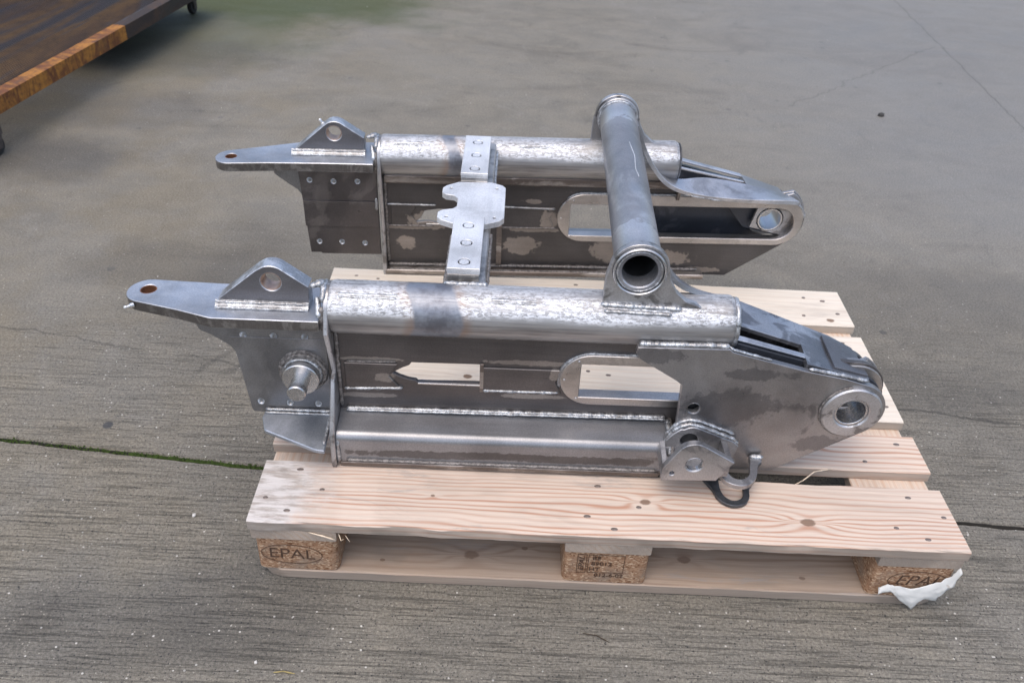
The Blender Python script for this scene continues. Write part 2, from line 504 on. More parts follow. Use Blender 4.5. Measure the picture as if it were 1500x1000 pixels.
def mat_chip():
    t = NT('pressed_chipboard')
    v = t.n('ShaderNodeTexVoronoi', feature='F1')
    wv = t.noise(t.coord(), 60, 3, 0.6, 0, 1)
    va = t.n('ShaderNodeVectorMath', operation='MULTIPLY_ADD')
    t.set(va.inputs[0], wv); va.inputs[1].default_value = (0.012,) * 3; t.set(va.inputs[2], t.coord((1, 1, 2.0)))
    t.set(v.inputs['Vector'], va.outputs[0])
    v.inputs['Scale'].default_value = 250
    c = t.sep(v.outputs['Color'])
    col = t.mix(t.ramp(c[0], 0.1, 0.9), (0.30, 0.170, 0.100), (0.42, 0.265, 0.165))
    col = t.mix(t.math('GREATER_THAN', c[1], 0.86), col, (0.60, 0.44, 0.30))
    col = t.mix(t.math('GREATER_THAN', c[2], 0.92), col, (0.19, 0.095, 0.05))
    col = t.mix(t.ramp(t.noise(t.coord(), 22, 4, 0.6), 0.45, 0.7, 0, 0.7), col, (0.30, 0.235, 0.18))
    nb = t.bump(t.math('ADD', c[0], t.noise(t.coord(), 260, 3, 0.6)), 0.6, 0.0016)
    return t.out(col, 0.85, 0.0, nb, 0.2)

def plain(name, col, rough=0.5, metal=0.0, nscale=60, amt=0.25, bump=0.1):
    t = NT(name)
    nz = t.noise(t.coord(), nscale, 4, 0.65)
    k = t.ramp(nz, 0.25, 0.75, 1 - amt, 1 + amt)
    nb = t.bump(nz, bump, 0.001)
    return t.out(t.mix(1.0, col, t.comb(k, k, k), 'MULTIPLY'), rough, metal, nb)

# ------------------------------------------------------------------ materials: steels
def mat_tube(name, bands):
    """top tube: smooth drawn pipe, bright wire-brushed flakes on its upper flank, heat-tinted band"""
    t = NT(name)
    X, Y, Z = t.sep()[0:3]
    st = t.noise(t.coord((3, 130, 130)), 1.0, 4, 0.7)
    st2 = t.noise(t.coord((9, 300, 300)), 1.0, 3, 0.7)
    lf = t.noise(t.coord((0.8, 3, 3)), 6, 4, 0.6)
    X0 = X
    X = t.math('ADD', X, t.math('MULTIPLY', t.math('MULTIPLY', Z, Z), 9.0))
    X = t.math('ADD', X, t.math('MULTIPLY', t.math('SUBTRACT', t.noise(t.coord(), 16, 4, 0.65), 0.5), 0.022))
    X = t.math('SUBTRACT', X, 0.004)
    col = t.mix(t.ramp(st, 0.35, 0.65), (0.22, 0.215, 0.215), (0.40, 0.395, 0.395))
    col = t.mix(t.ramp(lf, 0.4, 0.7, 0, 0.6), col, (0.56, 0.56, 0.57))
    fl = t.noise(t.coord((0.7, 1.8, 1.8)), 150, 6, 0.8, 0.5)
    fl2 = t.noise(t.coord((0.35, 1.6, 1.6)), 26, 5, 0.7)
    zone = t.math('MULTIPLY', t.ramp(t.math('ADD', Z, t.math('MULTIPLY', t.math('SUBTRACT', lf, 0.5), 0.045)), 0.009, 0.024), t.ramp(Z, 0.0446, 0.036, 0.45, 1.0))
    zone = t.math('MULTIPLY', zone, t.ramp(fl2, 0.38, 0.54, 0.08, 1.0))
    heat = None
    fringe = None
    for x0, x1 in bands:
        a = t.math('MULTIPLY', t.ramp(X, x0 - 0.004, x0 + 0.006), t.ramp(X, x1 + 0.004, x1 - 0.006))
        b = t.math('MULTIPLY', t.ramp(X, x0 - 0.022, x0 - 0.002), t.ramp(X, x1 + 0.022, x1 + 0.002))
        heat = a if heat is None else t.math('MAXIMUM', heat, a)
        fringe = b if fringe is None else t.math('MAXIMUM', fringe, b)
    zone = t.math('MULTIPLY', zone, t.math('SUBTRACT', 1.0, t.math('MULTIPLY', heat, 0.93)))
    flake = t.math('MULTIPLY', t.ramp(fl, 0.455, 0.505), zone)
    col = t.mix(fringe, col, t.mix(0.5, col, (0.30, 0.20, 0.14)))
    hc = t.mix(t.ramp(t.noise(t.coord((5, 5, 5)), 5, 4, 0.7), 0.35, 0.65), (0.15, 0.165, 0.20), (0.27, 0.30, 0.35))
    col = t.mix(t.math('MULTIPLY', heat, 0.9), col, hc)
    col = t.mix(flake, col, (0.84, 0.86, 0.89))
    ro = t.mixf(flake, t.ramp(st2, 0.3, 0.7, 0.40, 0.56), 0.52)
    nb = t.bump(t.math('ADD', t.math('MULTIPLY', flake, 1.0), t.math('MULTIPLY', st2, 0.2)), 0.45, 0.0007)
    return t.out(col, ro, t.mixf(flake, 0.72, 0.35), nb)

SC_D, SC_L = (0.118, 0.113, 0.113), (0.36, 0.335, 0.315)
M = {}
M['tongue'] = steel('bare_plate_steel', (0.40, 0.42, 0.455), (0.50, 0.52, 0.555), 0.5, 7, rough=(0.40, 0.44), brush=(40, 40, 40), brush_amt=0.12)
M['tongue_near'] = M['tongue']
M['lug'] = steel('lug_scale_steel', (0.20, 0.20, 0.215), (0.28, 0.28, 0.295), 0.30, 8, rough=(0.4, 0.4), brush=(30, 300, 300), brush_amt=0.12)
M['edge'] = steel('flame_cut_steel', (0.36, 0.37, 0.39), (0.58, 0.60, 0.63), 0.5, 30, brush=(900, 30, 30), brush_amt=0.3)
M['edge_shade'] = steel('shaded_edge_steel', (0.17, 0.16, 0.155), (0.30, 0.29, 0.28), 0.45, 25, brush=(500, 500, 20), brush_amt=0.3)  # tongue sides: shade of ground-facing vertical faces put into the colour
M['mount'] = steel('mounting_plate_steel', (0.235, 0.235, 0.243), (0.31, 0.31, 0.318), 0.42, 6, rough=(0.36, 0.46), brush=(30, 30, 30), brush_amt=0.12)
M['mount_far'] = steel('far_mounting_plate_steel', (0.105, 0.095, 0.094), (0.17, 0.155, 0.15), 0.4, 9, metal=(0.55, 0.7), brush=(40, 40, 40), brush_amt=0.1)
M['web_near'] = steel('near_web_steel', (0.125, 0.115, 0.113), (0.34, 0.315, 0.295), 0.12, 9, stretch=(0.7, 1, 1.4), metal=(0.6, 0.8), brush=(8, 200, 200), brush_amt=0.18,
    spots=[((0.18, -0.014, -0.097), (0.055, 0.03, 0.0045), 1), ((0.46, -0.014, -0.093), (0.075, 0.03, 0.0055), 1), ((0.46, -0.014, -0.166), (0.06, 0.03, 0.005), 1),
           ((0.205, -0.014, -0.133), (0.018, 0.03, 0.010), 1), ((0.17, -0.014, -0.176), (0.06, 0.03, 0.005), 1), ((0.50, -0.014, -0.115), (0.012, 0.03, 0.012), 1)])
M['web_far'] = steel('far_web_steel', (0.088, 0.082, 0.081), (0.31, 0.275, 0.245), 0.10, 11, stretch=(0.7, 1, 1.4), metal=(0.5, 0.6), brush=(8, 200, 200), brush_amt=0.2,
    spots=[((0.170, -0.014, -0.212), (0.021, 0.03, 0.017), 1), ((0.435, -0.014, -0.214), (0.042, 0.03, 0.024), 1), ((0.225, -0.014, -0.152), (0.048, 0.03, 0.022), 1),
           ((0.18, -0.014, -0.172), (0.06, 0.03, 0.005), 1), ((0.46, -0.014, -0.172), (0.06, 0.03, 0.007), 1), ((0.50, -0.014, -0.145), (0.02, 0.03, 0.024), 1),
           ((0.66, -0.014, -0.222), (0.060, 0.03, 0.034), 1), ((0.77, -0.014, -0.240), (0.07, 0.03, 0.020), 1), ((0.86, -0.014, -0.272), (0.05, 0.03, 0.008), 1),
           ((0.46, -0.014, -0.10), (0.02, 0.03, 0.006), 1)])
M['side'] = steel('side_plate_steel', (0.185, 0.182, 0.188), (0.335, 0.33, 0.335), 0.72, 9, edge=0.04, rough=(0.32, 0.42), brush=(60, 60, 60), brush_amt=0.12,
    spots=[((0.66, -0.055, -0.038), (0.052, 0.03, 0.017), 0), ((0.80, -0.055, -0.135), (0.085, 0.03, 0.030), 0), ((0.775, -0.055, -0.155), (0.06, 0.03, 0.03), 0),
           ((0.82, -0.055, -0.068), (0.045, 0.03, 0.013), 0), ((0.72, -0.055, -0.07), (0.06, 0.03, 0.030), 1), ((0.88, -0.055, -0.20), (0.05, 0.03, 0.05), 1),
           ((0.79, -0.055, -0.235), (0.05, 0.03, 0.02), 1), ((0.97, -0.055, -0.215), (0.05, 0.03, 0.018), 0), ((0.92, -0.055, -0.10), (0.06, 0.03, 0.03), 1)])
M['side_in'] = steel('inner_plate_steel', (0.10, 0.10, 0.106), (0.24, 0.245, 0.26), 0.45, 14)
M['cover'] = steel('cover_plate_steel', (0.19, 0.195, 0.21), (0.42, 0.43, 0.455), 0.45, 16, stretch=(0.6, 1.6, 1), rough=(0.32, 0.42), brush=(25, 25, 25), brush_amt=0.12,
    spots=[((0.98, -0.01, -0.07), (0.075, 0.05, 0.05), 0), ((0.82, -0.02, -0.0), (0.08, 0.022, 0.04), 1)])
M['strip'] = steel('formed_strap_steel', (0.36, 0.37, 0.395), (0.55, 0.56, 0.59), 0.55, 9, rough=(0.36, 0.42), brush=(30, 30, 30), brush_amt=0.12)
M['beam'] = steel('folded_beam_steel', (0.12, 0.115, 0.115), (0.28, 0.285, 0.30), 0.95, 6, stretch=(0.5, 1, 1), rough=(0.34, 0.36), metal=(0.6, 0.7), brush=(5, 160, 160), brush_amt=0.12,
    spots=[((0.30, -0.078, -0.254), (0.155, 0.008, 0.0085), 0), ((0.53, -0.078, -0.254), (0.14, 0.008, 0.009), 0), ((0.64, -0.078, -0.253), (0.04, 0.008, 0.009), 0), ((0.41, -0.078, -0.251), (0.10, 0.008, 0.007), 0)])
M['foot'] = steel('foot_plate_steel', (0.18, 0.155, 0.14), (0.40, 0.37, 0.345), 0.45, 16, stretch=(0.35, 1, 1.5), brush=(10, 200, 200))
M['ground_edge'] = steel('ground_edge_steel', (0.21, 0.20, 0.195), (0.45, 0.45, 0.46), 0.55, 22, brush=(30, 30, 30), brush_amt=0.15)
M['mach'] = steel('machined_steel', (0.54, 0.54, 0.545), (0.60, 0.60, 0.605), 0.5, 8, mott=0.25, rough=(0.26, 0.34), metal=(0.92, 0.95), brush=(120, 120, 120), brush_amt=0.12, bump=0.06)
M['liner'] = steel('slot_liner_steel', (0.42, 0.395, 0.375), (0.52, 0.495, 0.475), 0.7, 14, rough=(0.30, 0.36), metal=(0.85, 0.92), brush=(20, 160, 160), brush_amt=0.15)
M['alu'] = steel('milled_bar_steel', (0.62, 0.635, 0.65), (0.70, 0.715, 0.735), 0.6, 9, rough=(0.38, 0.44), metal=(0.4, 0.45), brush=(160, 12, 40), brush_amt=0.10, bump=0.05)
M['cross'] = steel('cross_tube_steel', (0.235, 0.245, 0.265), (0.56, 0.57, 0.59), 0.22, 9, stretch=(1, 0.6, 1), rough=(0.36, 0.33), brush=(25, 25, 25), brush_amt=0.14,
    spots=[((0.618, 0.235, 0.57), (0.2, 0.043, 0.2), 1), ((0.628, 0.82, 0.57), (0.2, 0.05, 0.2), 1)])
M['saddle'] = steel('saddle_plate_steel', (0.22, 0.215, 0.215), (0.48, 0.48, 0.49), 0.62, 26, brush=(40, 40, 40), brush_amt=0.15)
M['slot_shade'] = steel('slot_shade_steel', (0.045, 0.05, 0.062), (0.10, 0.105, 0.12), 0.25, 14, metal=(0.2, 0.4))  # near-black plate colour stands in for the shade inside the slots
M['dark'] = plain('dark_recess_fill', (0.055, 0.057, 0.06), 0.45, 0.6)  # near-black fill; its backing discs stand in for shade in the holes
M['ringdark'] = plain('dark_cut_ring_steel', (0.10, 0.105, 0.115), 0.42, 0.75, 80, 0.3)
M['tube_near'] = mat_tube('near_pipe_steel', [(0.258, 0.338)])
M['tube_far'] = mat_tube('far_pipe_steel', [(0.268, 0.298)])
def mat_weld():
    t = NT('weld_metal')
    nz = t.noise(t.coord(), 260, 4, 0.7)
    l = t.noise(t.coord(), 40, 4, 0.7)
    col = t.mix(t.ramp(nz, 0.35, 0.6), (0.28, 0.295, 0.31), (0.66, 0.685, 0.71))
    col = t.mix(t.ramp(l, 0.42, 0.62, 0, 0.7), col, (0.21, 0.205, 0.205))
    return t.out(col, t.ramp(nz, 0.3, 0.7, 0.3, 0.5), 0.75, t.bump(nz, 0.4, 0.001))
M['weld'] = mat_weld()
def mat_weld2():
    t = NT('dull_weld_metal')
    nz = t.noise(t.coord(), 180, 4, 0.7)
    col = t.mix(t.ramp(nz, 0.35, 0.65), (0.13, 0.12, 0.115), (0.33, 0.31, 0.295))
    return t.out(col, 0.6, 0.6, t.bump(nz, 0.4, 0.001))
M['weld2'] = mat_weld2()

# ------------------------------------------------------------------ ground
JY = [(-9, 1.02), (-0.597, 0.317), (-0.327, 0.293), (-0.076, 0.27), (1.323, 0.206), (1.433, 0.199), (9, -0.18)]
def joint_y(x):
    for (a, ya), (b, yb) in zip(JY, JY[1:]):
        if x <= b:
            return ya + (yb - ya) * (x - a) / (b - a)
    return JY[-1][1]
xs = [-60, -20, -9] + [-6 + i * 0.5 for i in range(9)] + [-1.9 + 0.012 * i for i in range(330)] + [2.5, 3, 4, 6, 9, 20, 60]
gv, gf = [], []
for x in xs:
    y0 = joint_y(max(-9, min(9, x)))
    j1 = 0.0028 * noise.noise(Vector((x * 22, 0, 0))) + 0.0016 * noise.noise(Vector((x * 90, 4, 0)))
    j2 = 0.0028 * noise.noise(Vector((x * 22, 9, 0))) + 0.0016 * noise.noise(Vector((x * 90, 7, 0)))
    hw = 0.0052
    for y, z in ((-60, 0), (-3, 0), (y0 - hw - 0.003 + j1, 0), (y0 - hw + j1, -0.004), (y0 - hw * 0.7 + j1, -0.013), (y0 + hw * 0.7 + j2, -0.013),
                 (y0 + hw + j2, -0.004), (y0 + hw + 0.003 + j2, 0), (6, 0), (60, 0)):
        gv.append((x, y, z))
R_ = 10
for i in range(len(xs) - 1):
    for k in range(R_ - 1):
        gf.append((i * R_ + k, (i + 1) * R_ + k, (i + 1) * R_ + k + 1, i * R_ + k + 1))
gm = mesh_from(gv, gf, angle=25)
M['concrete'] = mat_concrete()
t = NT('joint_dirt')
t.out(t.mix(t.noise(t.coord(), 120, 3, 0.7), (0.018, 0.018, 0.015), (0.07, 0.066, 0.058)), 0.95)
M['joint'] = t.m
gm.materials.append(M['concrete']); gm.materials.append(M['joint'])
for p in gm.polygons:
    if sum(gm.vertices[v].co.z for v in p.vertices) / len(p.vertices) < -0.003:
        p.material_index = 1
link('concrete_ground', gm, None, kind='structure', label='worn grey brushed concrete yard slab')

# moss in the joint (left of the pallet) and dark crumbs
mv, mf = [], []
for i in range(3600):
    x = random.uniform(-0.62, 0.03)
    dens = 1.0 if x > -0.33 else 0.25
    if random.random() > dens: continue
    y = joint_y(x) + random.gauss(0, 0.0032) + 0.0028 * noise.noise(Vector((x * 22, 3, 0)))
    r = random.uniform(0.0008, 0.0026)
    z = random.uniform(-0.010, -0.001)
    b = len(mv)
    for k in range(4):
        a = math.pi / 2 * k + random.random()
        mv.append((x + r * math.cos(a), y + r * math.sin(a), z + random.uniform(-0.001, 0.001)))
    mv.append((x, y, z + r * 1.3))
    for k in range(4): mf.append((b + k, b + (k + 1) % 4, b + 4))
t = NT('green_moss')
t.out(t.mix(t.noise(t.coord(), 60, 4, 0.7), (0.020, 0.030, 0.008), (0.085, 0.15, 0.020)), 0.9)
me = bpy.data.meshes.new('m'); me.from_pydata(mv, [], mf)
link('moss', me, t.m, kind='stuff', label='green moss growing in the slab joint left of the pallet', category='moss')

# grit and small pale stones lying on the slab
def pebble(r, seed, fl=0.6):
    bm = bmesh.new(); bmesh.ops.create_icosphere(bm, subdivisions=1, radius=r)
    for v in bm.verts:
        v.co *= 1 + 0.35 * noise.noise(v.co / r * 1.3 + Vector((seed, 0, 0)))
        v.co.z *= fl
    me = bpy.data.meshes.new('m'); bm.to_mesh(me); bm.free(); return me
gv, gf = [], []
for i in range(620):
    x = random.uniform(-0.9, 2.0); y = random.uniform(-0.3, 1.0) if random.random() < 0.8 else random.uniform(1.0, 3.6)
    if 0 < x < 1.2 and 0 < y < 0.8: continue
    r = random.choice((0.0008, 0.001, 0.0012, 0.0018)) * random.uniform(0.7, 1.25)
    pm = pebble(r, i)
    b = len(gv)
    gv += [(v.co.x + x, v.co.y + y, v.co.z + r * 0.3) for v in pm.vertices]
    gf += [tuple(b + j for j in p.vertices) for p in pm.polygons]
    bpy.data.meshes.remove(pm)
me = bpy.data.meshes.new('m'); me.from_pydata(gv, [], gf)
t = NT('pale_grit')
vv = t.n('ShaderNodeTexVoronoi', feature='F1'); t.set(vv.inputs['Vector'], t.coord()); vv.inputs['Scale'].default_value = 30
t.out(t.mix(t.ramp(t.sep(vv.outputs['Color'])[0], 0.35, 0.6), (0.13, 0.12, 0.10), (0.60, 0.58, 0.52)), 0.8)
link('grit', me, t.m, kind='stuff', label='loose grit and pale stone chips scattered over the slab', category='grit')
M['stone'] = plain('dark_stone', (0.05, 0.048, 0.045), 0.8)
M['stone2'] = plain('white_stone', (0.62, 0.60, 0.56), 0.7)
for (x, y, r, m, lb) in ((1.849, 2.354, 0.014, 'stone', 'small dark stone lying on the open slab right of the cross tube'),
                         (0.04, -0.165, 0.0030, 'stone2', 'tiny white stone on the slab in front of the pallet at the lower left'),
                         (-0.150, 0.135, 0.0042, 'stone2', 'tiny white stone on the slab left of the pallet below the mossy joint')):
    link('stone', pebble(r, x * 10, 0.7), M[m], M=Matrix.Translation((x, y, r * 0.4)), label=lb, category='stone')
M['straw'] = plain('dry_straw', (0.34, 0.27, 0.11), 0.8)
M['twigm'] = plain('dark_twig', (0.05, 0.035, 0.022), 0.9)
def twig(path, r):
    return weld_mesh(path, r, step=0.003, amp=0.05)
link('straw', twig([(0.072, -0.182, 0.002), (0.087, -0.180, 0.003), (0.106, -0.183, 0.002)], 0.0014), M['straw'], label='short yellow straw lying on the slab at the bottom edge of the photo', category='straw')
link('twig', twig([(0.562, -0.085, 0.002), (0.585, -0.090, 0.004), (0.606, -0.101, 0.002)], 0.0010), M['twigm'], label='thin dark twig on the slab in front of the middle pallet block', category='twig')

# ------------------------------------------------------------------ pallet
pal = bpy.data.objects.new('wooden_pallet', None); COL.objects.link(pal)
pal.location = (0, 0, 0); WM[pal.name] = Matrix()
pal['label'] = 'pale softwood shipping pallet with stamped chipboard blocks carrying the steel frame'
pal['category'] = 'pallet'
def board_mesh(L, W, T, seed, rag=0.0012, along='x', chamf=0.0, bev=0.0022):
    """sawn board 0..L x 0..W x 0..T, slightly uneven, optional clipped corners"""
    N = 60
    sec = [(bev, 0), (W - bev, 0), (W, bev), (W, T - bev), (W - bev, T), (bev, T), (0, T - bev), (0, bev)]
    vs, fs = [], []
    K = len(sec)
    for i in range(N + 1):
        x = L * i / N
        cl = 0.0
        if chamf:
            cl = max(0.0, chamf - x, chamf - (L - x))
        for j, (y, z) in enumerate(sec):
            n1 = noise.noise(Vector((x * 14, seed, j // 2 * 3.0))) * rag + noise.noise(Vector((x * 70, seed + 8, j))) * rag * 0.7
            yy = y + (n1 if j in (0, 5, 6, 7) else -n1)
            yy = min(max(yy, cl), W - cl) if cl else yy
            zz = z + (0.0008 * noise.noise(Vector((x * 3, seed + 2, 0))))
            ex = (0.0016 * noise.noise(Vector((y * 40, z * 60, seed)))) if i in (0, N) else 0
            if i in (0, N) and j in (0, 1, 4, 5): pass
            vs.append((x + ex, yy, zz) if along == 'x' else (yy, x + ex, zz))
    for i in range(N):
        for k in range(K):
            l = (k + 1) % K
            fs.append((i * K + k, i * K + l, (i + 1) * K + l, (i + 1) * K + k))
    fs.append(tuple(range(K))); fs.append(tuple(N * K + k for k in range(K)))
    return mesh_from(vs, fs, angle=28)

PINK, PINKL = (0.68, 0.565, 0.465), (0.49, 0.255, 0.16)
PALE, PALEL = (0.76, 0.69, 0.59), (0.64, 0.50, 0.37)
M['wood1'] = mat_wood('front_board_wood', PINK, PINKL, knots=[(0.035, 0.118, 0.008), (0.665, 0.082, 0.010), (0.94, 0.052, 0.013), (0.30, 0.075, 0.004)], freq=95, contrast=1.0, weather=0.18, end_weather=True, dirt=0.62)
M['wood2'] = mat_wood('second_board_wood', PINK, PINKL, knots=[(1.00, 0.06, 0.007)], freq=85, contrast=0.85)
M['wood3'] = mat_wood('middle_board_wood', PALE, PALEL, knots=[(0.34, 0.08, 0.010), (0.76, 0.12, 0.009)], freq=60, contrast=0.35, dirt=0.2)
M['wood4'] = mat_wood('fourth_board_wood', PALE, PALEL, knots=[(0.9, 0.05, 0.008)], freq=55, contrast=0.35)
M['wood5'] = mat_wood('rear_board_wood', PALE, PALEL, knots=[(0.88, 0.055, 0.013), (1.15, 0.02, 0.010)], freq=50, contrast=0.3)
M['woodc'] = mat_wood('cross_board_wood', PINK, (0.58, 0.36, 0.22), freq=80, contrast=0.7, across=True)
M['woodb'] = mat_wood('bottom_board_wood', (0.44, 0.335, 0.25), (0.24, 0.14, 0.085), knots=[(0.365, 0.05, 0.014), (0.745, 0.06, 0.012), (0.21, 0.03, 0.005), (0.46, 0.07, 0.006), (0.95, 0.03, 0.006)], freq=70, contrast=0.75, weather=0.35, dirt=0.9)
M['chip'] = mat_chip()
DY = [(0, 0.145), (0.186, 0.1), (0.3275, 0.145), (0.514, 0.1), (0.655, 0.145)]
for i, (y, wd) in enumerate(DY):
    link('deck_board', board_mesh(1.2, wd, 0.022, i * 3.1 + 1, rag=0.0022 if i == 0 else 0.0010), M['wood%d' % (i + 1)], pal, Matrix.Translation((0, y, 0.122)))
for i, (x, wd) in enumerate([(0.003, 0.142), (0.5275, 0.145), (1.0555, 0.141)]):
    link('cross_board', board_mesh(0.796, wd, 0.0215, i * 5 + 20, along='y'), M['woodc'], pal, Matrix.Translation((x, 0.002, 0.1003)))
for i, (y, wd) in enumerate([(0.003, 0.097), (0.3275, 0.145), (0.7, 0.1)]):
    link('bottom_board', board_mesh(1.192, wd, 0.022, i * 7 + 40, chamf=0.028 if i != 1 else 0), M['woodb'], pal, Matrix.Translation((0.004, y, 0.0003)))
def block_mesh(w_, d_, h_, r, seed):
    o = fillet([(0, 0), (w_, 0), (w_, d_), (0, d_)], r, 4)
    me = plate_mesh(o, [], 0, h_, 'z', 0.002)
    for v in me.vertices:
        v.co.x += 0.0012 * noise.noise(v.co * 60 + Vector((seed, 0, 0)))
        v.co.y += 0.0012 * noise.noise(v.co * 60 + Vector((0, seed, 0)))
    return me
blocks = {}
for ix, (x, wd) in enumerate([(0.006, 0.138), (0.5275, 0.145), (1.056, 0.138)]):
    for iy, (y, dp) in enumerate([(0.004, 0.096), (0.3275, 0.145), (0.702, 0.095)]):
        blocks[ix, iy] = link('block', block_mesh(wd, dp, 0.0778, 0.013, ix * 5 + iy), M['chip'], pal, Matrix.Translation((x, y, 0.0223)))
M['ink'] = plain('burnt_stamp', (0.085, 0.048, 0.030), 0.9, 0, 90, 0.5)
def text_mesh(s, size, ext=0.0003, shear=0.0, bold=0.0):
    cu = bpy.data.curves.new('t', 'FONT')
    cu.body = s; cu.size = size; cu.extrude = ext; cu.shear = shear; cu.offset = bold
    cu.align_x = 'CENTER'; cu.align_y = 'CENTER'
    ob = bpy.data.objects.new('t', cu); COL.objects.link(ob)
    bpy.context.view_layer.update()
    dg = bpy.context.evaluated_depsgraph_get()
    me = bpy.data.meshes.new_from_object(ob.evaluated_get(dg))
    bpy.data.objects.remove(ob)
    me.materials.clear()
    return me
def on_front(me, x, z, y, rot=0.0, sx=1.0):
    return Matrix.Translation((x, y, z)) @ Matrix.Rotation(math.radians(90), 4, 'X') @ Matrix.Rotation(rot, 4, 'Z') @ Matrix.Diagonal((sx, 1, 1, 1))
def ring_mesh(a, b, wdt, n=60):
    o = [(a * math.cos(2 * math.pi * i / n), b * math.sin(2 * math.pi * i / n)) for i in range(n)]
    h = [((a - wdt) * math.cos(2 * math.pi * i / n), (b - wdt) * math.sin(2 * math.pi * i / n)) for i in range(n)]
    return plate_mesh(o, [h], -0.0003, 0.0003, 'z', 0.0001)
def frame_mesh(x0, x1, z0, z1, wdt=0.0009):
    return plate_mesh([(x0, z0), (x1, z0), (x1, z1), (x0, z1)], [[(x0 + wdt, z0 + wdt), (x1 - wdt, z0 + wdt), (x1 - wdt, z1 - wdt), (x0 + wdt, z1 - wdt)]], -0.0003, 0.0003, 'z', 0.0001)
FY = 0.0034
for ix, cx, cz, shear, rot in ((0, 0.066, 0.062, 0.0, -0.03), (2, 1.136, 0.064, 0.25, 0.0)):
    tm = text_mesh('EPAL', 0.034, shear=shear, bold=-0.0003)
    link('stamp_lettering', tm, M['ink'], blocks[ix, 0], on_front(tm, cx, cz, FY, rot, 1.08))
    link('stamp_oval', ring_mesh(0.052, 0.0235, 0.0011), M['ink'], blocks[ix, 0], on_front(None, cx, cz, FY, rot))
bx = blocks[1, 0]
for s, size, x, z in (('BE', 0.0125, 0.583, 0.0855), ('89012', 0.0125, 0.5925, 0.0715), ('HT', 0.0125, 0.581, 0.0575), ('012-6-02', 0.0120, 0.607, 0.0425)):
    tm = text_mesh(s, size, bold=0.0001)
    link('stamp_lettering', tm, M['ink'], bx, on_front(tm, x, z, FY, -0.01, 1.15))
tm = text_mesh('EPAL', 0.0135, shear=0.3)
link('stamp_lettering', tm, M['ink'], bx, on_front(tm, 0.5585, 0.071, FY, math.pi / 2, 1.25))
link('stamp_frame', frame_mesh(0.5505, 0.5665, -0.0945, -0.0485), M['ink'], bx, Matrix.Translation((0, FY, 0)) @ Matrix.Rotation(math.radians(-90), 4, 'X'))
link('stamp_frame', frame_mesh(0.5690, 0.6310, -0.0945, -0.0495), M['ink'], bx, Matrix.Translation((0, FY, 0)) @ Matrix.Rotation(math.radians(-90), 4, 'X'))
# nails
M['nail'] = plain('rusted_nail', (0.21, 0.175, 0.155), 0.55, 0.5, 200, 0.4)
M['dent'] = plain('nail_stain', (0.20, 0.15, 0.11), 0.8, 0, 200, 0.4)
nm = lathe_mesh([(0.0002, -0.002), (0.0042, -0.002), (0.0042, 0.0002), (0.0032, 0.0007), (0.0002, 0.0009)], 'z', seg=14)
nm.materials.append(M['nail'])
nails = [(0.019, 0.053), (0.061, 0.026), (0.063, 0.123), (0.11, 0.077), (1.135, 0.121), (1.182, 0.077), (1.09, 0.048), (1.136, 0.025), (0.607, 0.017), (0.563, 0.043), (0.653, 0.069), (0.585, 0.115)]
for y, wd in DY[1:]:
    for xc in (0.075, 0.6, 1.126):
        for dx, dy in ((-0.035, 0.25), (0.03, 0.72)) + (((0.045, 0.3), (-0.02, 0.8)) if wd > 0.12 else ()):
            nails.append((xc + dx + random.uniform(-.008, .008), y + wd * dy + random.uniform(-.006, .006)))
for x, y in nails:
    link('nail', nm, None, pal, Matrix.Translation((x, y, 0.1440)) @ Matrix.Diagonal((random.uniform(1.0, 1.5), 0.85, 1, 1)))
# torn splinters on the second and first boards
M['splint'] = plain('fresh_splinter', (0.74, 0.62, 0.47), 0.7)
for path, r in (([(0.945, 0.158, 0.126), (0.962, 0.164, 0.133), (0.985, 0.180, 0.141), (1.02, 0.187, 0.144)], 0.0012),
                ([(0.148, 0.006, 0.118), (0.155, -0.006, 0.112), (0.160, -0.010, 0.121)], 0.0009), ([(0.160, 0.002, 0.118), (0.170, -0.010, 0.115)], 0.0007),
                ([(0.10, 0.0, 0.1225), (0.128, -0.004, 0.118), (0.145, -0.002, 0.108)], 0.0014)):
    link('splinter', twig(path, r), M['splint'], pal)

# torn paper label hanging from the right block
def paper():
    # outline strip: top edge and bottom edge points, crumpled between
    top = [(1.070, 0.050), (1.083, 0.060), (1.100, 0.0575), (1.125, 0.051), (1.150, 0.060), (1.170, 0.073), (1.184, 0.088), (1.193, 0.108)]
    bot = [(1.069, 0.040), (1.090, 0.047), (1.112, 0.026), (1.138, 0.004), (1.152, 0.030), (1.172, 0.031), (1.189, 0.062), (1.196, 0.100)]
    n, mrows = 28, 9
    def samp(l, u):
        f = u * (len(l) - 1); i = min(int(f), len(l) - 2); q = f - i
        return l[i][0] * (1 - q) + l[i + 1][0] * q, l[i][1] * (1 - q) + l[i + 1][1] * q
    vs, fs = [], []
    for i in range(n + 1):
        a, b = samp(top, i / n), samp(bot, i / n)
        for j in range(mrows + 1):
            v = j / mrows
            x, z = a[0] * (1 - v) + b[0] * v, a[1] * (1 - v) + b[1] * v
            y = -0.002 - 0.006 * math.sin(v * 2.2) - 0.005 * abs(noise.noise(Vector((x * 55, z * 60, 1)))) - 0.003 * noise.noise(Vector((x * 160, z * 150, 4)))
            vs.append((x, y, z))
    for i in range(n):
        for j in range(mrows):
            p = i * (mrows + 1) + j
            fs.append((p, p + 1, p + mrows + 2, p + mrows + 1))
    me = mesh_from(vs, fs, angle=60)
    bm = bmesh.new(); bm.from_mesh(me)
    bmesh.ops.solidify(bm, geom=bm.faces[:], thickness=0.0003)
    bm.to_mesh(me); bm.free()
    return me
t = NT('white_label_paper')
nz = t.noise(t.coord(), 70, 4, 0.6)
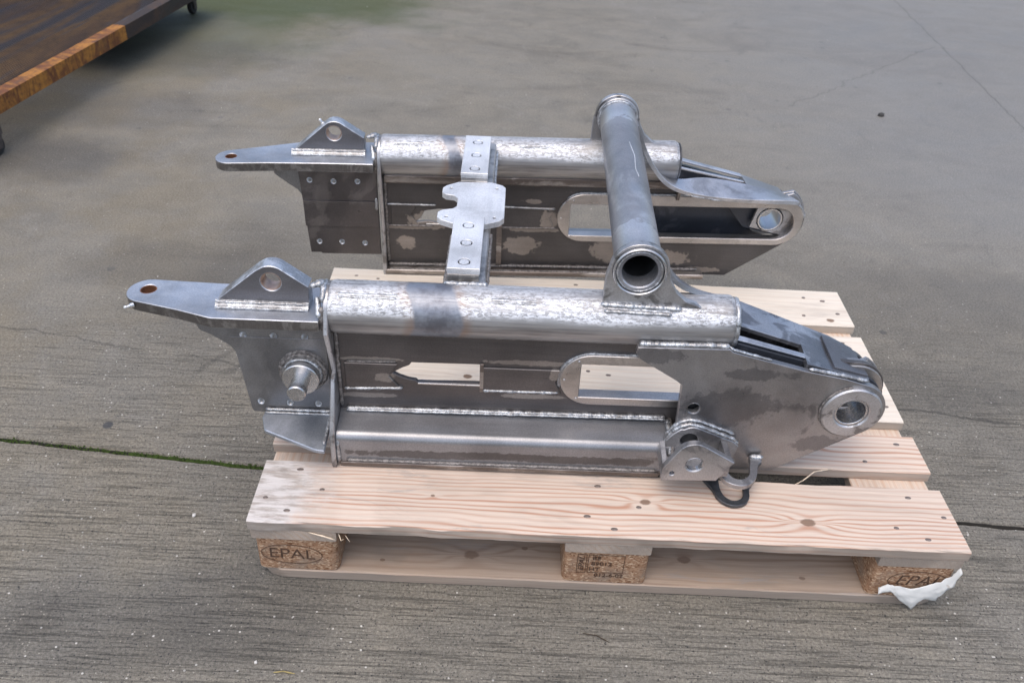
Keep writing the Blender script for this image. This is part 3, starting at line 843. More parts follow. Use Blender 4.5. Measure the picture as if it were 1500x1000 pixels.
t.out(t.mix(t.ramp(nz, 0.6, 0.8), (0.66, 0.67, 0.65), (0.40, 0.35, 0.29)), 0.5, 0, t.bump(nz, 0.3, 0.002))
link('paper_label', paper(), t.m, label='torn crumpled white paper label hanging off the front right pallet block', category='label')

# ------------------------------------------------------------------ rusty cart
cart = bpy.data.objects.new('rusty_cart', None); COL.objects.link(cart)
CM = Matrix.Translation((-1.13, 2.25, 0)) @ Matrix.Rotation(math.atan2(2.82 - 1.687, -1.05 + 1.212) , 4, 'Z')
cart.matrix_basis = CM; WM[cart.name] = CM
cart['label'] = 'low rusty steel cart with a mesh deck, in the top left corner'
cart['category'] = 'cart'
def mat_rust(name, a, b, c, wet=0.5, sc=5, st=(0.5, 1.6, 1)):
    t = NT(name)
    n1 = t.noise(t.coord(st), sc, 5, 0.65, 0.8)
    n2 = t.noise(t.coord(), sc * 9, 4, 0.7)
    n3 = t.noise(t.coord((0.35, 1.8, 1)), sc * 0.7, 4, 0.6, 1.0)
    col = t.mix(t.ramp(n1, 0.38, 0.6), a, b)
    col = t.mix(t.ramp(n2, 0.4, 0.7, 0, 0.6), col, c)
    w_ = t.math('MULTIPLY', t.ramp(n3, 0.50, 0.58), wet)
    col = t.mix(w_, col, (0.020, 0.020, 0.025))
    return t.out(col, t.mixf(w_, 0.75, 0.28), 0.0, t.bump(n2, 0.4, 0.002), 0.5)
M['rust_edge'] = mat_rust('orange_rust', (0.15, 0.050, 0.014), (0.40, 0.170, 0.026), (0.06, 0.024, 0.012), 0.25, 7, (3, 1, 1.2))
M['rust_dark'] = mat_rust('blackened_rust', (0.035, 0.024, 0.020), (0.065, 0.036, 0.022), (0.02, 0.016, 0.014), 0.6, 7)
M['rust_deck'] = mat_rust('wet_brown_rust', (0.060, 0.036, 0.024), (0.115, 0.066, 0.028), (0.035, 0.022, 0.016), 0.85, 3)
# local x runs along the visible edge (away from the camera), local y to the left, under the cart body
L0, L1 = -0.95, 0.98
link('edge_rail', plate_mesh([(0, 0.118), (0.006, 0.118), (0.006, 0.164), (0.05, 0.164), (0.05, 0.170), (0, 0.170)], [], L0, 0.20, 'x', 0.001), M['rust_edge'], cart)
link('edge_rail', plate_mesh([(0, 0.118), (0.006, 0.118), (0.006, 0.164), (0.05, 0.164), (0.05, 0.170), (0, 0.170)], [], 0.2002, L1, 'x', 0.001), M['rust_dark'], cart, label='blackened end of the edge rail')
link('edge_rail', plate_mesh([(1.2, 0.118), (1.194, 0.118), (1.194, 0.164), (1.15, 0.164), (1.15, 0.170), (1.2, 0.170)], [], L0, L1, 'x', 0.001), M['rust_edge'], cart)
link('end_rail', box_mesh(L0 + 0.002, L0 + 0.008, 0.0062, 1.1938, 0.118, 0.1635), M['rust_edge'], cart)
link('end_rail', box_mesh(L1 - 0.008, L1 - 0.002, 0.0062, 1.1938, 0.118, 0.1635), M['rust_edge'], cart)
link('deck_sheet', box_mesh(0.12, L1 - 0.009, 0.05, 1.15, 0.156, 0.160), M['rust_deck'], cart)
# woven mesh over the deck
mv, mf = [], []
def bar(a, b, r):
    a, b = Vector(a), Vector(b); d = (b - a).normalized(); s_ = d.cross(Vector((0, 0, 1))).normalized() * r; u = Vector((0, 0, r))
    k = len(mv)
    for p in (a, b):
        for q in (s_, u, -s_, -u): mv.append(tuple(p + q))
    for i in range(4):
        j = (i + 1) % 4
        mf.append((k + i, k + j, k + 4 + j, k + 4 + i))
g = 0.0115
x = L0 + 0.012
while x < L1 - 0.012:
    bar((x, 0.05, 0.1625), (x, 1.15, 0.1625), 0.0024); x += g
y = 0.055
while y < 1.15:
    bar((L0 + 0.012, y, 0.1635), (L1 - 0.012, y, 0.1650), 0.0024); y += g
me = bpy.data.meshes.new('m'); me.from_pydata(mv, [], mf)
link('deck_mesh', me, M['rust_deck'], cart, kind='stuff')
M['caster'] = plain('grimy_caster_steel', (0.10, 0.085, 0.08), 0.6, 0.5)
M['rubber'] = plain('dark_rubber', (0.03, 0.028, 0.027), 0.8)
for cx, cy in ((0.965, 0.115), (-0.64, 0.012), (0.93, 1.08), (-0.66, 1.08)):
    wmx = CM @ Matrix.Translation((cx, cy, 0))
    c = link('caster', plate_mesh(fillet([(-0.02, 0.117), (-0.022, 0.05), (-0.008, 0.026), (0.008, 0.026), (0.02, 0.05), (0.022, 0.117)], 0.004, 3), [], -0.016, 0.016, 'y', 0.001) if False else box_mesh(-0.022, 0.022, -0.02, 0.02, 0.064, 0.1176), M['caster'], cart, wmx)
    for s in (-1, 1):
        link('fork', plate_mesh(fillet([(-0.018, 0.066), (-0.010, 0.022), (0.010, 0.022), (0.018, 0.066)], 0.004, 3), [], s * 0.0165 - 0.002, s * 0.0165 + 0.002, 'y', 0.0005), M['caster'], c, wmx)
    link('wheel', lathe_mesh(tube_prof(0.031, 0.005, -0.011, 0.011, 0.003), 'y', (0, 0, 0.0312), 24), M['rubber'], c, wmx)

# ------------------------------------------------------------------ welded frame
def frame_matrix(O, xd):
    x = Vector(xd).normalized(); y = Vector((-x.y, x.x, 0)).normalized(); z = x.cross(y)
    m = Matrix((x, y, z)).transposed().to_4x4(); m.translation = O
    return m
NM = frame_matrix((0, 0.2165, 0.4285), (1, 0.005, 0.0075))
FM = frame_matrix((0, 0.8135, 0.428), (1, 0.038, 0.012))
root = bpy.data.objects.new('steel_frame', None); COL.objects.link(root)
root.location = (0.4, 0.45, 0.144); WM[root.name] = Matrix.Translation((0.4, 0.45, 0.144))
root['label'] = 'bare welded steel machine frame with twin side arms and cross tube, standing on the pallet'
root['category'] = 'machine frame'
def part(name, me, mat, Mx, parent=None, **kw):
    return link(name, me, M[mat] if isinstance(mat, str) else mat, parent or root, Mx, **kw)
WN = [0]
def weld(path, Mx, parent=None, r=0.004, closed=False, mat='weld', **kw):
    WN[0] += 1
    return part('weld_bead', weld_mesh(path, r, closed, seed=WN[0], **kw), mat, Mx, parent)

def stadium_ring(p):
    """outer / inner outlines of the slot liner"""
    cx1, zc, R, x0, ro, zi0, zi1 = p
    outer = circle(x0 + R, zc, R, 16, 90, 270) + circle(cx1, zc, R, 16, -90, 90)
    r = (zi1 - zi0) / 2; zm = (zi1 + zi0) / 2
    inner = [(ro, zi1), (ro, zi0)] + circle(cx1, zm, r, 14, -90, 90)
    return outer, inner

def side_arm(Mx, far):
    sg = 1 if far else -1        # outward direction is -y on the near arm, +y on the far arm
    # ---- main tube
    tb = part('main_tube', lathe_mesh([(0.030, 0.1235), (0.0335, 0.1205), (0.0375, 0.1195), (0.0410, 0.1212), (0.0434, 0.1250), (0.0445, 0.1310)] + [(0.0445, 0.131 + ((0.783 if not far else 0.775) - 0.139) * k / 40) for k in range(1, 41)] + [(0.0436, (0.783 if not far else 0.775) - 0.0035), (0.0410, (0.783 if not far else 0.775)), (0.030, (0.783 if not far else 0.775))], 'x', (0, 0, 0), 72, 0.004), 'tube_far' if far else 'tube_near', Mx)
    tb['label'] = 'far main tube' if far else 'near main tube with a blue heat-tinted band'
    for x0, x1 in (((0.138, 0.235), (0.385, 0.46)) if not far else ((0.15, 0.215), (0.42, 0.49))):
        a = 0.72
        yy, zz = -0.0445 * math.sin(a) * 0.62, 0.0445 * math.cos(a * 0.62)
        part('tack_strip', box_mesh(x0, x1, yy - 0.006, yy + 0.006, zz - 0.004, zz - 0.0004, 0.0016), 'weld', Mx, tb)
        weld([(x0, yy - 0.007, zz - 0.005), (x1, yy - 0.007, zz - 0.005)], Mx, tb, 0.0026)
    # ---- web with window and slot
    if far:
        win = [(0.190, -0.160), (0.206, -0.145), (0.214, -0.129), (0.245, -0.124), (0.368, -0.122), (0.368, -0.160), (0.25, -0.161), (0.22, -0.156)]
        st = (1.027, -0.138, 0.0605, 0.517, 0.546, -0.183, -0.103)
    else:
        win = [(0.219, -0.125), (0.228, -0.118), (0.236, -0.113), (0.248, -0.107), (0.252, -0.101), (0.369, -0.100), (0.369, -0.142), (0.262, -0.144), (0.258, -0.140), (0.246, -0.138), (0.231, -0.1325)]
        st = (1.010, -0.122, 0.0535, 0.507, 0.542, -0.159, -0.088)
    so, si = stadium_ring(st)
    hole = circle(st[3] + st[2], st[1], st[2] - 0.002, 14, 90, 270) + circle(st[0], st[1], st[2] - 0.002, 14, -90, 90)
    R = st[2] + 0.003
    nose = circle(st[0], st[1], R, 18, -58, 80)
    web = [(0.124, -0.036), (0.124, -0.270), (0.93, -0.280 if not far else -0.286)] + nose + [(0.80, -0.052), (0.78, -0.036)]
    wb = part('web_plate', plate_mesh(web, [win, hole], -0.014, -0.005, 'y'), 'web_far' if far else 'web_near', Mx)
    part('slot_liner', plate_mesh(so, [si], -0.019, 0.005, 'y', 0.0012), 'liner', Mx, wb)
    f = -1
    yv = -0.0145
    # bead round the liner
    rim = circle(st[3] + st[2], st[1], st[2] + 0.002, 18, 90, 200) if not far else circle(st[3] + st[2], st[1], st[2] + 0.002, 18, 90, 130)
    weld([(a, yv - 0.001, b) for a, b in [(1.02 if far else 0.70, st[1] + st[2] + 0.002)] + rim], Mx, wb, 0.0032)
    if far:
        weld([(a, yv - 0.002, b) for a, b in circle(st[0], st[1], R - 0.002, 18, 88, 10)], Mx, wb, 0.004, mat='weld')
    # middle stiffener bands on the web and their beads
    zt, zb = (-0.113, -0.166) if far else (-0.104, -0.157)
    dx = -0.004 if far else 0.004
    xe = 0.183 if far else 0.213
    part('stiffener_band', plate_mesh([(0.137, zt), (0.137, zb), (xe + 0.02, zb), (xe, (zt + zb) / 2), (xe + 0.015, zt)], [], -0.0175, -0.0138, 'y', 0.0012), M['web_far' if far else 'web_near'], Mx, wb)
    part('stiffener_band', plate_mesh([(0.374, zt), (0.374, zb), (0.512, zb), (0.500, (zt + zb) / 2), (0.512, zt)], [], -0.0175, -0.0138, 'y', 0.0012), M['web_far' if far else 'web_near'], Mx, wb)
    if far:
        weld([(0.128, yv - .002, zt + .001), (0.240, yv - .002, zt)], Mx, wb, 0.0030)
        weld([(0.376, yv - .002, zt), (0.512, yv - .002, zt - .004)], Mx, wb, 0.0028)
        weld([(0.130, yv - .002, zb), (0.235, yv - .002, zb)], Mx, wb, 0.0026, mat='weld2')
        weld([(0.376, yv - .002, zb), (0.515, yv - .002, zb)], Mx, wb, 0.0026, mat='weld2')
        part('rib', box_mesh(0.379, 0.391, -0.021, -0.0135, -0.281, -0.160, 0.002), 'foot', Mx, wb)
        part('rib', plate_mesh([(0.786, -0.052), (0.793, -0.052), (0.789, -0.082), (0.782, -0.082)], [], -0.030, -0.0138, 'y', 0.001), 'foot', Mx, wb)
        part('window_sill', box_mesh(0.217, 0.262, -0.0152, -0.0045, -0.165, -0.1612, 0.0005), 'mach', Mx, wb)
    else:
        weld([(0.134, yv - .002, zb - .003), (0.236, yv - .002, zb + .002)], Mx, wb, 0.0036)
        weld([(0.374, yv - .002, zb + .003), (0.506, yv - .002, zb + .004)], Mx, wb, 0.0036)
        weld([(0.140, yv - .001, zt + .002), (0.225, yv - .001, zt + .004)], Mx, wb, 0.0018, mat='weld2')
        part('window_sill', box_mesh(0.262, 0.371, -0.0152, -0.0045, -0.1475, -0.1442, 0.0005), 'mach', Mx, wb)
    part('rib', box_mesh(0.3695, 0.3755, -0.0185, -0.0138, zb, zt + 0.008, 0.001), M['foot'], Mx, wb)
    # flat clamp piece in the left end of the slot with its screws
    dpl = circle(st[3] + st[2], st[1], st[2] * 0.78, 14, 98, 262)
    for a in (120, 180, 240):
        q = circle(st[3] + st[2], st[1], st[2] * 0.86, 1, a, a + 1)[0]
        part('screw', lathe_mesh(disc_prof(0.0022, 0, 0.0015, 0.0006), 'y', (q[0], -0.0205, q[1]), 12), 'mach', Mx, wb)
    # ---- weld under the tube
    weld([(0.13, yv - 0.004, -0.0385), (0.775, yv - 0.004, -0.0385)], Mx, tb, 0.0032, mat='weld2')
    if far:
        # flange strip under tube seen brownish
        part('tube_saddle', box_mesh(0.128, 0.775, -0.030, -0.0135, -0.056, -0.034, 0.004), 'foot', Mx)
    # ---- end plate (transverse)
    if far:
        ep = [(-0.043, 0.006), (-0.048, -0.03), (-0.036, -0.088), (-0.030, -0.16), (-0.030, -0.225), (-0.040, -0.262), (-0.040, -0.2835), (0.08, -0.2835), (0.08, -0.225), (0.03, -0.16), (0.04, -0.03), (0.042, 0.008)]
    else:
        ep = [(-0.043, 0.006), (-0.054, -0.022), (-0.020, -0.122), (-0.036, -0.127), (-0.086, -0.218), (-0.086, -0.2835), (0.04, -0.2835), (0.04, -0.22), (0.036, -0.12), (0.045, -0.02), (0.042, 0.008)]
    ep = ep + circle(0, 0.0, 0.0425, 14, 15, 165)
    e = part('end_plate', plate_mesh(ep, [], 0.115, 0.1235, 'x', 0.0015), 'ground_edge', Mx)
    weld([(0.1125, 0.041 * math.cos(a), 0.041 * math.sin(a)) for a in [math.radians(150 + k * 10) for k in range(0, 9)][::-1]], Mx, e, 0.0045, mat='weld2')
    weld([(0.114, 0.0415 * math.cos(math.radians(a)), 0.0415 * math.sin(math.radians(a))) for a in range(60, 150, 10)], Mx, e, 0.005)
    weld([(0.127, -0.016, -0.04), (0.127, -0.016, -0.20 if not far else -0.262)], Mx, e, 0.0035, mat='weld2')
    if not far:
        weld([(0.127, -0.020, -0.216), (0.127, -0.074, -0.226), (0.127, -0.080, -0.240), (0.127, -0.080, -0.275)], Mx, e, 0.0036)
    else:
        weld([(0.108, -0.034, z) for z in (-0.09, -0.12)], Mx, e, 0.003)
    # ---- tongue plate with eye
    if far:
        tp = [(-0.214, -0.067), (-0.198, -0.0735), (-0.112, -0.064), (0.008, -0.060), (0.109, -0.061), (0.109, 0.055), (-0.03, 0.055), (-0.073, 0.043), (-0.146, 0.017), (-0.201, -0.002)]
        tp = fillet(tp, [0.02, 0.02, 0.1, 0.1, 0, 0, 0.02, 0.1, 0.1, 0.02], 4)
        tp = circle(-0.196, -0.0365, 0.0345, 14, 100, 262) + [(-0.112, -0.064), (0.008, -0.061), (0.109, -0.061), (0.109, 0.055), (-0.03, 0.055), (-0.073, 0.043), (-0.146, 0.017)]
        eye = circle(-0.198, -0.034, 0.0125)
        zt_ = 0.004
    else:
        tp = circle(-0.187, 0.022, 0.0345, 14, 92, 258) + [(-0.124, -0.031), (-0.064, -0.051), (0.109, -0.051), (0.109, 0.052), (-0.078, 0.052)]
        eye = circle(-0.188, 0.026, 0.0135)
        zt_ = 0.002
    tg = part('tongue_plate', plate_mesh(tp, [eye], zt_ - 0.020, zt_, 'z', 0.0012), 'tongue', Mx)
    tg.data.materials.append(M['edge_shade'])
    for p in tg.data.polygons:
        if abs(p.normal.z) < 0.3: p.material_index = 1
    M['bore_rust'] = M.get('bore_rust') or plain('rusty_bore', (0.22, 0.10, 0.055), 0.55, 0.5)
    part('eye_bush', lathe_mesh(tube_prof(0.0124 if far else 0.0134, 0.0112 if far else 0.012, zt_ - 0.019, zt_ - 0.0008, 0.0003), 'z', (eye[0][0] - (0.0125 if far else 0.0135), eye[0][1], 0), 28), 'bore_rust', Mx, tg)
    # grease nipple
    M['zinc'] = M.get('zinc') or plain('zinc_and_hole_light', (0.80, 0.81, 0.82), 0.3, 0.9)  # real nipples, and the bright sleeves that paint light into the threaded holes
    def nipple(p, d, parent):
        q = Vector(d).to_track_quat('Z', 'Y').to_matrix().to_4x4(); q.translation = Vector(p)
        part('grease_nipple', lathe_mesh([(0.0001, -0.002), (0.0042, -0.002), (0.0042, 0.003), (0.0026, 0.0045), (0.0022, 0.009), (0.0032, 0.0105), (0.0030, 0.0125), (0.0016, 0.014), (0.0001, 0.0142)], 'z', seg=16), 'zinc', Mx @ q, parent)
    if not far:
        nipple((-0.203, -0.012, -0.006), (-0.75, -0.65, 0.0), tg)
    # ---- lug plate
    lg = [(-0.060, zt_ + 0.0005), (-0.060, 0.013), (0.008, 0.070)] + circle(0.031, 0.049, 0.030, 12, 132, 58) + [(0.090, 0.042), (0.088, zt_ + 0.0005)]
    yl = (-0.012, 0.017)
    hc = (0.030, 0.0495)
    if far:
        lg = [(-0.067, zt_ + 0.0005), (-0.066, 0.010), (0.002, 0.068)] + circle(0.025, 0.049, 0.029, 12, 134, 58) + [(0.087, 0.042), (0.087, zt_ + 0.0005)]
        hc = (0.023, 0.0515)
    lgp = part('lug_plate', plate_mesh(lg, [circle(hc[0], hc[1], 0.0168, 32)], yl[0], yl[1], 'y', 0.0012), 'edge', Mx)
    for p in lgp.data.polygons:
        pass
    lgp.data.materials.append(M['lug'])
    for p in lgp.data.polygons:
        if abs(p.normal.y) > 0.9: p.material_index = 1
    M['bore_pink'] = M.get('bore_pink') or plain('copper_toned_bore', (0.50, 0.36, 0.29), 0.4, 0.7)
    part('lug_bore', lathe_mesh(tube_prof(0.0167, 0.0155, yl[0] + 0.0015, yl[1] - 0.0015, 0.0003), 'y', (hc[0], 0, hc[1]), 32), 'bore_pink', Mx, lgp)
    if far:
        nipple((0.000, 0.002, 0.066), (-0.55, 0.0, 0.83), lgp)
    x0w = lg[0][0]
    part('fillet_weld', plate_mesh([(-0.012, zt_), (-0.012, zt_ + 0.011), (-0.014, zt_ + 0.011), (-0.024, zt_ + 0.001), (-0.024, zt_)], [], x0w - 0.004, 0.0885, 'x', 0.0006), 'weld', Mx, lgp)
    weld([(x0w - 0.004, -0.0155, zt_ + 0.0085), (0.088, -0.0155, zt_ + 0.0085)], Mx, lgp, 0.0030, amp=0.4)
    weld([(x0w - 0.004, -0.0225, zt_ + 0.0020), (0.088, -0.0225, zt_ + 0.0020)], Mx, lgp, 0.0030, amp=0.4)
    weld([(0.092, -0.010, 0.043), (0.104, -0.004, 0.044), (0.114, 0.006, 0.046)], Mx, lgp, 0.006)
    weld([(0.104, -0.020, 0.03), (0.108, -0.036, 0.016), (0.109, -0.046, 0.006)], Mx, lgp, 0.0045)
    # ---- mounting plate below the tongue
    if far:
        mp = [(-0.064, -0.0165), (-0.0535, -0.243), (-0.030, -0.243), (-0.028, -0.246), (0.1095, -0.246), (0.1095, -0.0165)]
        hs = [(-0.040, -0.059), (0.013, -0.061), (0.066, -0.060), (-0.032, -0.214), (0.020, -0.214), (0.073, -0.216)]
        pin = None
    else:
        mp = [(-0.110, -0.0185), (-0.100, -0.050), (-0.083, -0.058), (-0.055, -0.078), (-0.046, -0.092), (-0.034, -0.224), (0.1095, -0.224), (0.1095, -0.0185)]
        mp = fillet(mp, [0, 0.01, 0.02, 0.02, 0.02, 0.008, 0, 0], 3)
        hs = [(-0.029, -0.057), (0.022, -0.057), (0.074, -0.057), (-0.017, -0.200), (0.034, -0.201), (0.084, -0.201)]
    hl = [circle(a, b, 0.0064, 18) for a, b in hs]
    if far: hl.append(circle(0.054, -0.139, 0.0032, 12))
    if far:
        part('gusset_plate', plate_mesh([(-0.122, -0.0165), (-0.118, -0.050), (-0.092, -0.072), (-0.070, -0.088), (-0.060, -0.105), (-0.052, -0.20), (-0.02, -0.20), (-0.02, -0.0165)], [circle(hs[0][0], hs[0][1], 0.0066, 16)], -0.0035, 0.012, 'y'), 'mount', Mx, tg)
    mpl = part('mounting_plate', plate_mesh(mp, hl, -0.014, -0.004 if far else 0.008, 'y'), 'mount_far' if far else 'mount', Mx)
    for a, b in hs:
        part('lit_thread_sleeve', lathe_mesh([(0.0063, -0.013)] + [(0.0056 + 0.0005 * (k % 2), -0.0125 + k * 0.0009) for k in range(22)] + [(0.0063, 0.0075)], 'y', (a, 0, b), 18), 'zinc', Mx, mpl)  # bright threaded sleeve added for the light seen through each hole
    part('mill_band', box_mesh(-0.0585 if far else -0.050, 0.109, -0.0175 if far else -0.0150, -0.0138, -0.172 if far else -0.083, -0.109 if far else -0.060, 0.0004), 'mount_far' if far else 'mount', Mx, mpl)
    if not far:
        cx, cz = 0.066, -0.1265
        part('boss_collar', lathe_mesh([(0.026, -0.0138), (0.043, -0.0138), (0.040, -0.019), (0.034, -0.0235), (0.026, -0.0235)], 'y', (cx, 0, cz), 40, 0.05), 'weld2', Mx, mpl)
        weld([(cx + 0.0375 * math.cos(a), -0.020, cz + 0.0375 * math.sin(a)) for a in [k * math.pi / 16 for k in range(32)]], Mx, mpl, 0.0045, closed=True, mat='weld2')
        weld([(cx + 0.031 * math.cos(a), -0.0245, cz + 0.031 * math.sin(a)) for a in [k * math.pi / 16 for k in range(32)]], Mx, mpl, 0.0035, closed=True)
        part('pin_flange', lathe_mesh([(0.0002, -0.0135), (0.028, -0.0135), (0.0285, -0.031), (0.0315, -0.032), (0.0315, -0.041), (0.0300, -0.0425), (0.0002, -0.0425)], 'y', (cx, 0, cz), 48), 'mach', Mx, mpl)
        part('pin', lathe_mesh([(0.0002, -0.04), (0.0150, -0.04), (0.0150, -0.062), (0.0158, -0.064), (0.0158, -0.0795), (0.0140, -0.0815), (0.0002, -0.0815)], 'y', (cx + 0.001, 0, cz + 0.001), 36), 'mach', Mx, mpl)
        # wedge shelf under the mounting plate
        wd = fillet([(-0.0095, -0.0135), (-0.012, -0.034), (-0.002, -0.064), (0.094, -0.105), (0.1095, -0.107), (0.1095, -0.0135)], [0, 0.003, 0.01, 0.03, 0, 0], 4)
        s = part('shelf_plate', plate_mesh(wd, [], -0.225, -0.217, 'z', 0.0012), 'tongue_dark', Mx)
        # slope it slightly outwards
        for v in s.data.vertices:
            v.co.z += (v.co.y + 0.0135) * 0.10
        weld([(-0.010, -0.018, -0.2135), (0.108, -0.018, -0.2135)], Mx, s, 0.0036)
        weld([(-0.010, -0.0235, -0.2165), (0.108, -0.0235, -0.2165)], Mx, s, 0.0026)
        weld([(0.107, -0.03, -0.2160), (0.107, -0.095, -0.2230)], Mx, s, 0.003)
    # ---- folded lower beam (outer side) and foot plate
    if far:
        part('foot_plate', box_mesh(0.120, 0.872, -0.040, 0.085, -0.2840, -0.2715, 0.002), 'foot', Mx)
        weld([(0.125, -0.018, -0.268), (0.86, -0.018, -0.268)], Mx, wb, 0.0045, mat='weld2')
        weld([(0.130, -0.036, -0.2705), (0.80, -0.036, -0.2705)], Mx, wb, 0.0024, mat='weld2')
        o = [(0.0145, -0.205), (0.070, -0.212), (0.084, -0.230), (0.084, -0.2710), (0.076, -0.2710), (0.076, -0.232), (0.066, -0.220), (0.0145, -0.213)]
        part('folded_beam', plate_mesh(o, [], 0.124, 0.70, 'x', 0.001), 'beam', Mx)
    else:
        def beam(off):
            return [(-0.0145, -0.2065 - off)] + [(-0.062 - 0.016 * math.sin(a) + off * math.sin(a), -0.2300 + (0.016 - off) * math.cos(a)) for a in [k * math.pi / 16 for k in range(9)]] + [(-0.078 + off, -0.2715)]
        A, B = beam(0), beam(0.006)
        part('folded_beam', plate_mesh(A + B[::-1], [], 0.124, 0.704, 'x', 0.0006), 'beam', Mx)
        part('foot_plate', box_mesh(0.128, 0.700, -0.078, 0.040, -0.2842, -0.2722, 0.002), 'foot', Mx)
        part('foot_plate', box_mesh(0.13, 0.69, -0.082, -0.0785, -0.2842, -0.2742, 0.001), 'foot', Mx)
        weld([(0.134, -0.0175, -0.2035), (0.700, -0.0175, -0.1985)], Mx, wb, 0.0042)
        weld([(0.134, -0.0215, -0.2050), (0.700, -0.0215, -0.2000)], Mx, wb, 0.0030)
        weld([(0.140, -0.0800, -0.2700), (0.686, -0.0800, -0.2700)], Mx, wb, 0.0034, mat='weld2')
        cap = part('beam_end_cap', plate_mesh(fillet([(-0.0145, -0.202), (-0.064, -0.208), (-0.084, -0.230), (-0.084, -0.281), (-0.0145, -0.281)], [0, 0.014, 0.014, 0.004, 0], 5), [], 0.7042, 0.712, 'x', 0.002), 'weld2', Mx)
        weld([(0.704, -0.018, -0.203), (0.704, -0.062, -0.210), (0.704, -0.081, -0.232), (0.704, -0.081, -0.272)], Mx, cap, 0.0042)
    # ---- outer side plate, middle plate and inner cheek at the boss end
    ys = (lambda a, b: (-b, -a)) if far else (lambda a, b: (a, b))
    bc = (1.003, -0.1375)
    if far: bc = (1.015, -0.140)
    nose = circle(bc[0], bc[1], 0.058, 20, -62, 68)
    top = [(0.979, -0.0705), (0.908, -0.0570), (0.782, -0.0240), (0.776, -0.0185), (0.626, -0.0210), (0.624, -0.033), (0.634, -0.046), (0.700, -0.0885), (0.7085, -0.096), (0.7125, -0.206), (0.7125, -0.2835), (0.8950, -0.2835)]
    y0, y1 = ys(-0.055, -0.043)
    sp = part('side_plate', plate_mesh(nose + top, [circle(0.736, -0.145, 0.0118, 24), circle(bc[0], bc[1], 0.028, 30)], y0, y1, 'y', 0.0010), 'slot_shade' if far else 'side', Mx)
    yb = ys(-0.0625, -0.020)
    br = part('bearing_ring', lathe_mesh(tube_prof(0.0515, 0.0290, yb[0], yb[1], 0.0025), 'y', (bc[0], 0, bc[1]), 56), 'saddle', Mx, sp)
    part('bush', lathe_mesh(tube_prof(0.0288, 0.0245, yb[0] + 0.003 if not far else -0.004, 0.066 if not far else yb[1] - 0.003, 0.0008), 'y', (bc[0], 0, bc[1]), 48), 'mach', Mx, sp)
    part('hole_rim', lathe_mesh(tube_prof(0.0117, 0.0104, y0 + 0.0004, y1 - 0.001, 0.0004), 'y', (0.736, 0, -0.145), 24), 'ground_edge', Mx, sp)
    part('hole_shade_disc', lathe_mesh(disc_prof(0.016, 0.0, 0.002, 0.0005), 'y', (0.736, y1 + 0.006 if not far else y0 - 0.008, -0.145), 20), 'dark', Mx, sp)  # dark disc added behind the hole to paint its shade
    if not far:
        weld([(bc[0] + 0.0525 * math.cos(a), -0.0565, bc[1] + 0.0525 * math.sin(a)) for a in [math.radians(100 + k * 8) for k in range(27)]], Mx, sp, 0.0022, mat='weld2')
        weld([(0.628, -0.0475, -0.0185), (0.776, -0.0475, -0.0165)], Mx, sp, 0.0058)
        weld([(0.776, -0.049, -0.0165), (0.783, -0.051, -0.0215), (0.85, -0.051, -0.0400)], Mx, sp, 0.0028)
        weld([(0.915, -0.0495, -0.0555), (0.98, -0.0495, -0.0675), (1.020, -0.0495, -0.0765)], Mx, sp, 0.0040)
    ym = ys(-0.024, -0.014)
    mid_top = [(1.02, -0.079), (0.90, -0.052), (0.786, -0.022), (0.786, -0.048)]
    part('middle_plate', plate_mesh(circle(bc[0], bc[1], 0.0575, 16, -62, 70) + mid_top + [(0.90, -0.10), (0.96, -0.17)], [circle(bc[0], bc[1], 0.030, 20)], (-0.029 if not far else 0.0165), (-0.0205 if not far else 0.024), 'y', 0.001), 'slot_shade', Mx)
    if not far:
        # inner cheek seen over the cover, cover plate with open slot in its front half
        ck = circle(bc[0] + 0.004, bc[1] - 0.012, 0.060, 16, -50, 72) + [(1.0, -0.086), (0.829, -0.012), (0.79, -0.002), (0.79, -0.06), (0.93, -0.14)]
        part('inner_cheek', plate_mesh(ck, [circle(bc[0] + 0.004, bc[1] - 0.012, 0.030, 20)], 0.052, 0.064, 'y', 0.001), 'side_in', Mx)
        for ya, yb2, dx, rr in ((-0.018, -0.007, 0.003, 0.0620), (0.016, 0.028, 0.008, 0.0650)):
            part('nose_plate', plate_mesh(circle(bc[0] + dx, bc[1] - 0.002, rr, 18, -50, 64) + [(0.985, -0.11), (0.97, -0.16)], [circle(bc[0], bc[1], 0.030, 20)], ya, yb2, 'y', 0.001), 'ground_edge', Mx)
        def zf(x): return -0.0195 - (x - 0.782) * 0.245
        def zb_(x): return 0.010 - (x - 0.782) * 0.385
        def zy(x, y):
            k = (y + 0.043) / (0.066 + 0.043)
            return zf(x) * (1 - k) + zb_(x) * k
        X_ = [0.784, 0.82, 0.86, 0.90, 0.912]
        part('cover_plate', ribbon_mesh([(x, 0.005, zy(x, 0.005) + 0.001) for x in X_], [(x, 0.066, zy(x, 0.066)) for x in X_], 0.008), 'cover', Mx)
        X2 = [0.9125, 0.94, 0.98, 1.022]
        part('cover_plate', ribbon_mesh([(x, -0.0428, zy(x, -0.043) + 0.001) for x in X2], [(x, 0.066 - max(0, (x - 0.99)) * 0.4, zy(x, 0.066)) for x in X2], 0.010), 'cover', Mx)
        db = part('divider_plate', ribbon_mesh([(x, -0.0275, zy(x, -0.028) - 0.0005) for x in X_], [(x, -0.0205, zy(x, -0.02) - 0.0005) for x in X_], 0.045), 'slot_shade', Mx)
        part('ground_top_edge', ribbon_mesh([(x, -0.0285, zy(x, -0.028) + 0.0014) for x in X_], [(x, -0.0170, zy(x, -0.018) + 0.0014) for x in X_], 0.0012), 'strip', Mx, db)
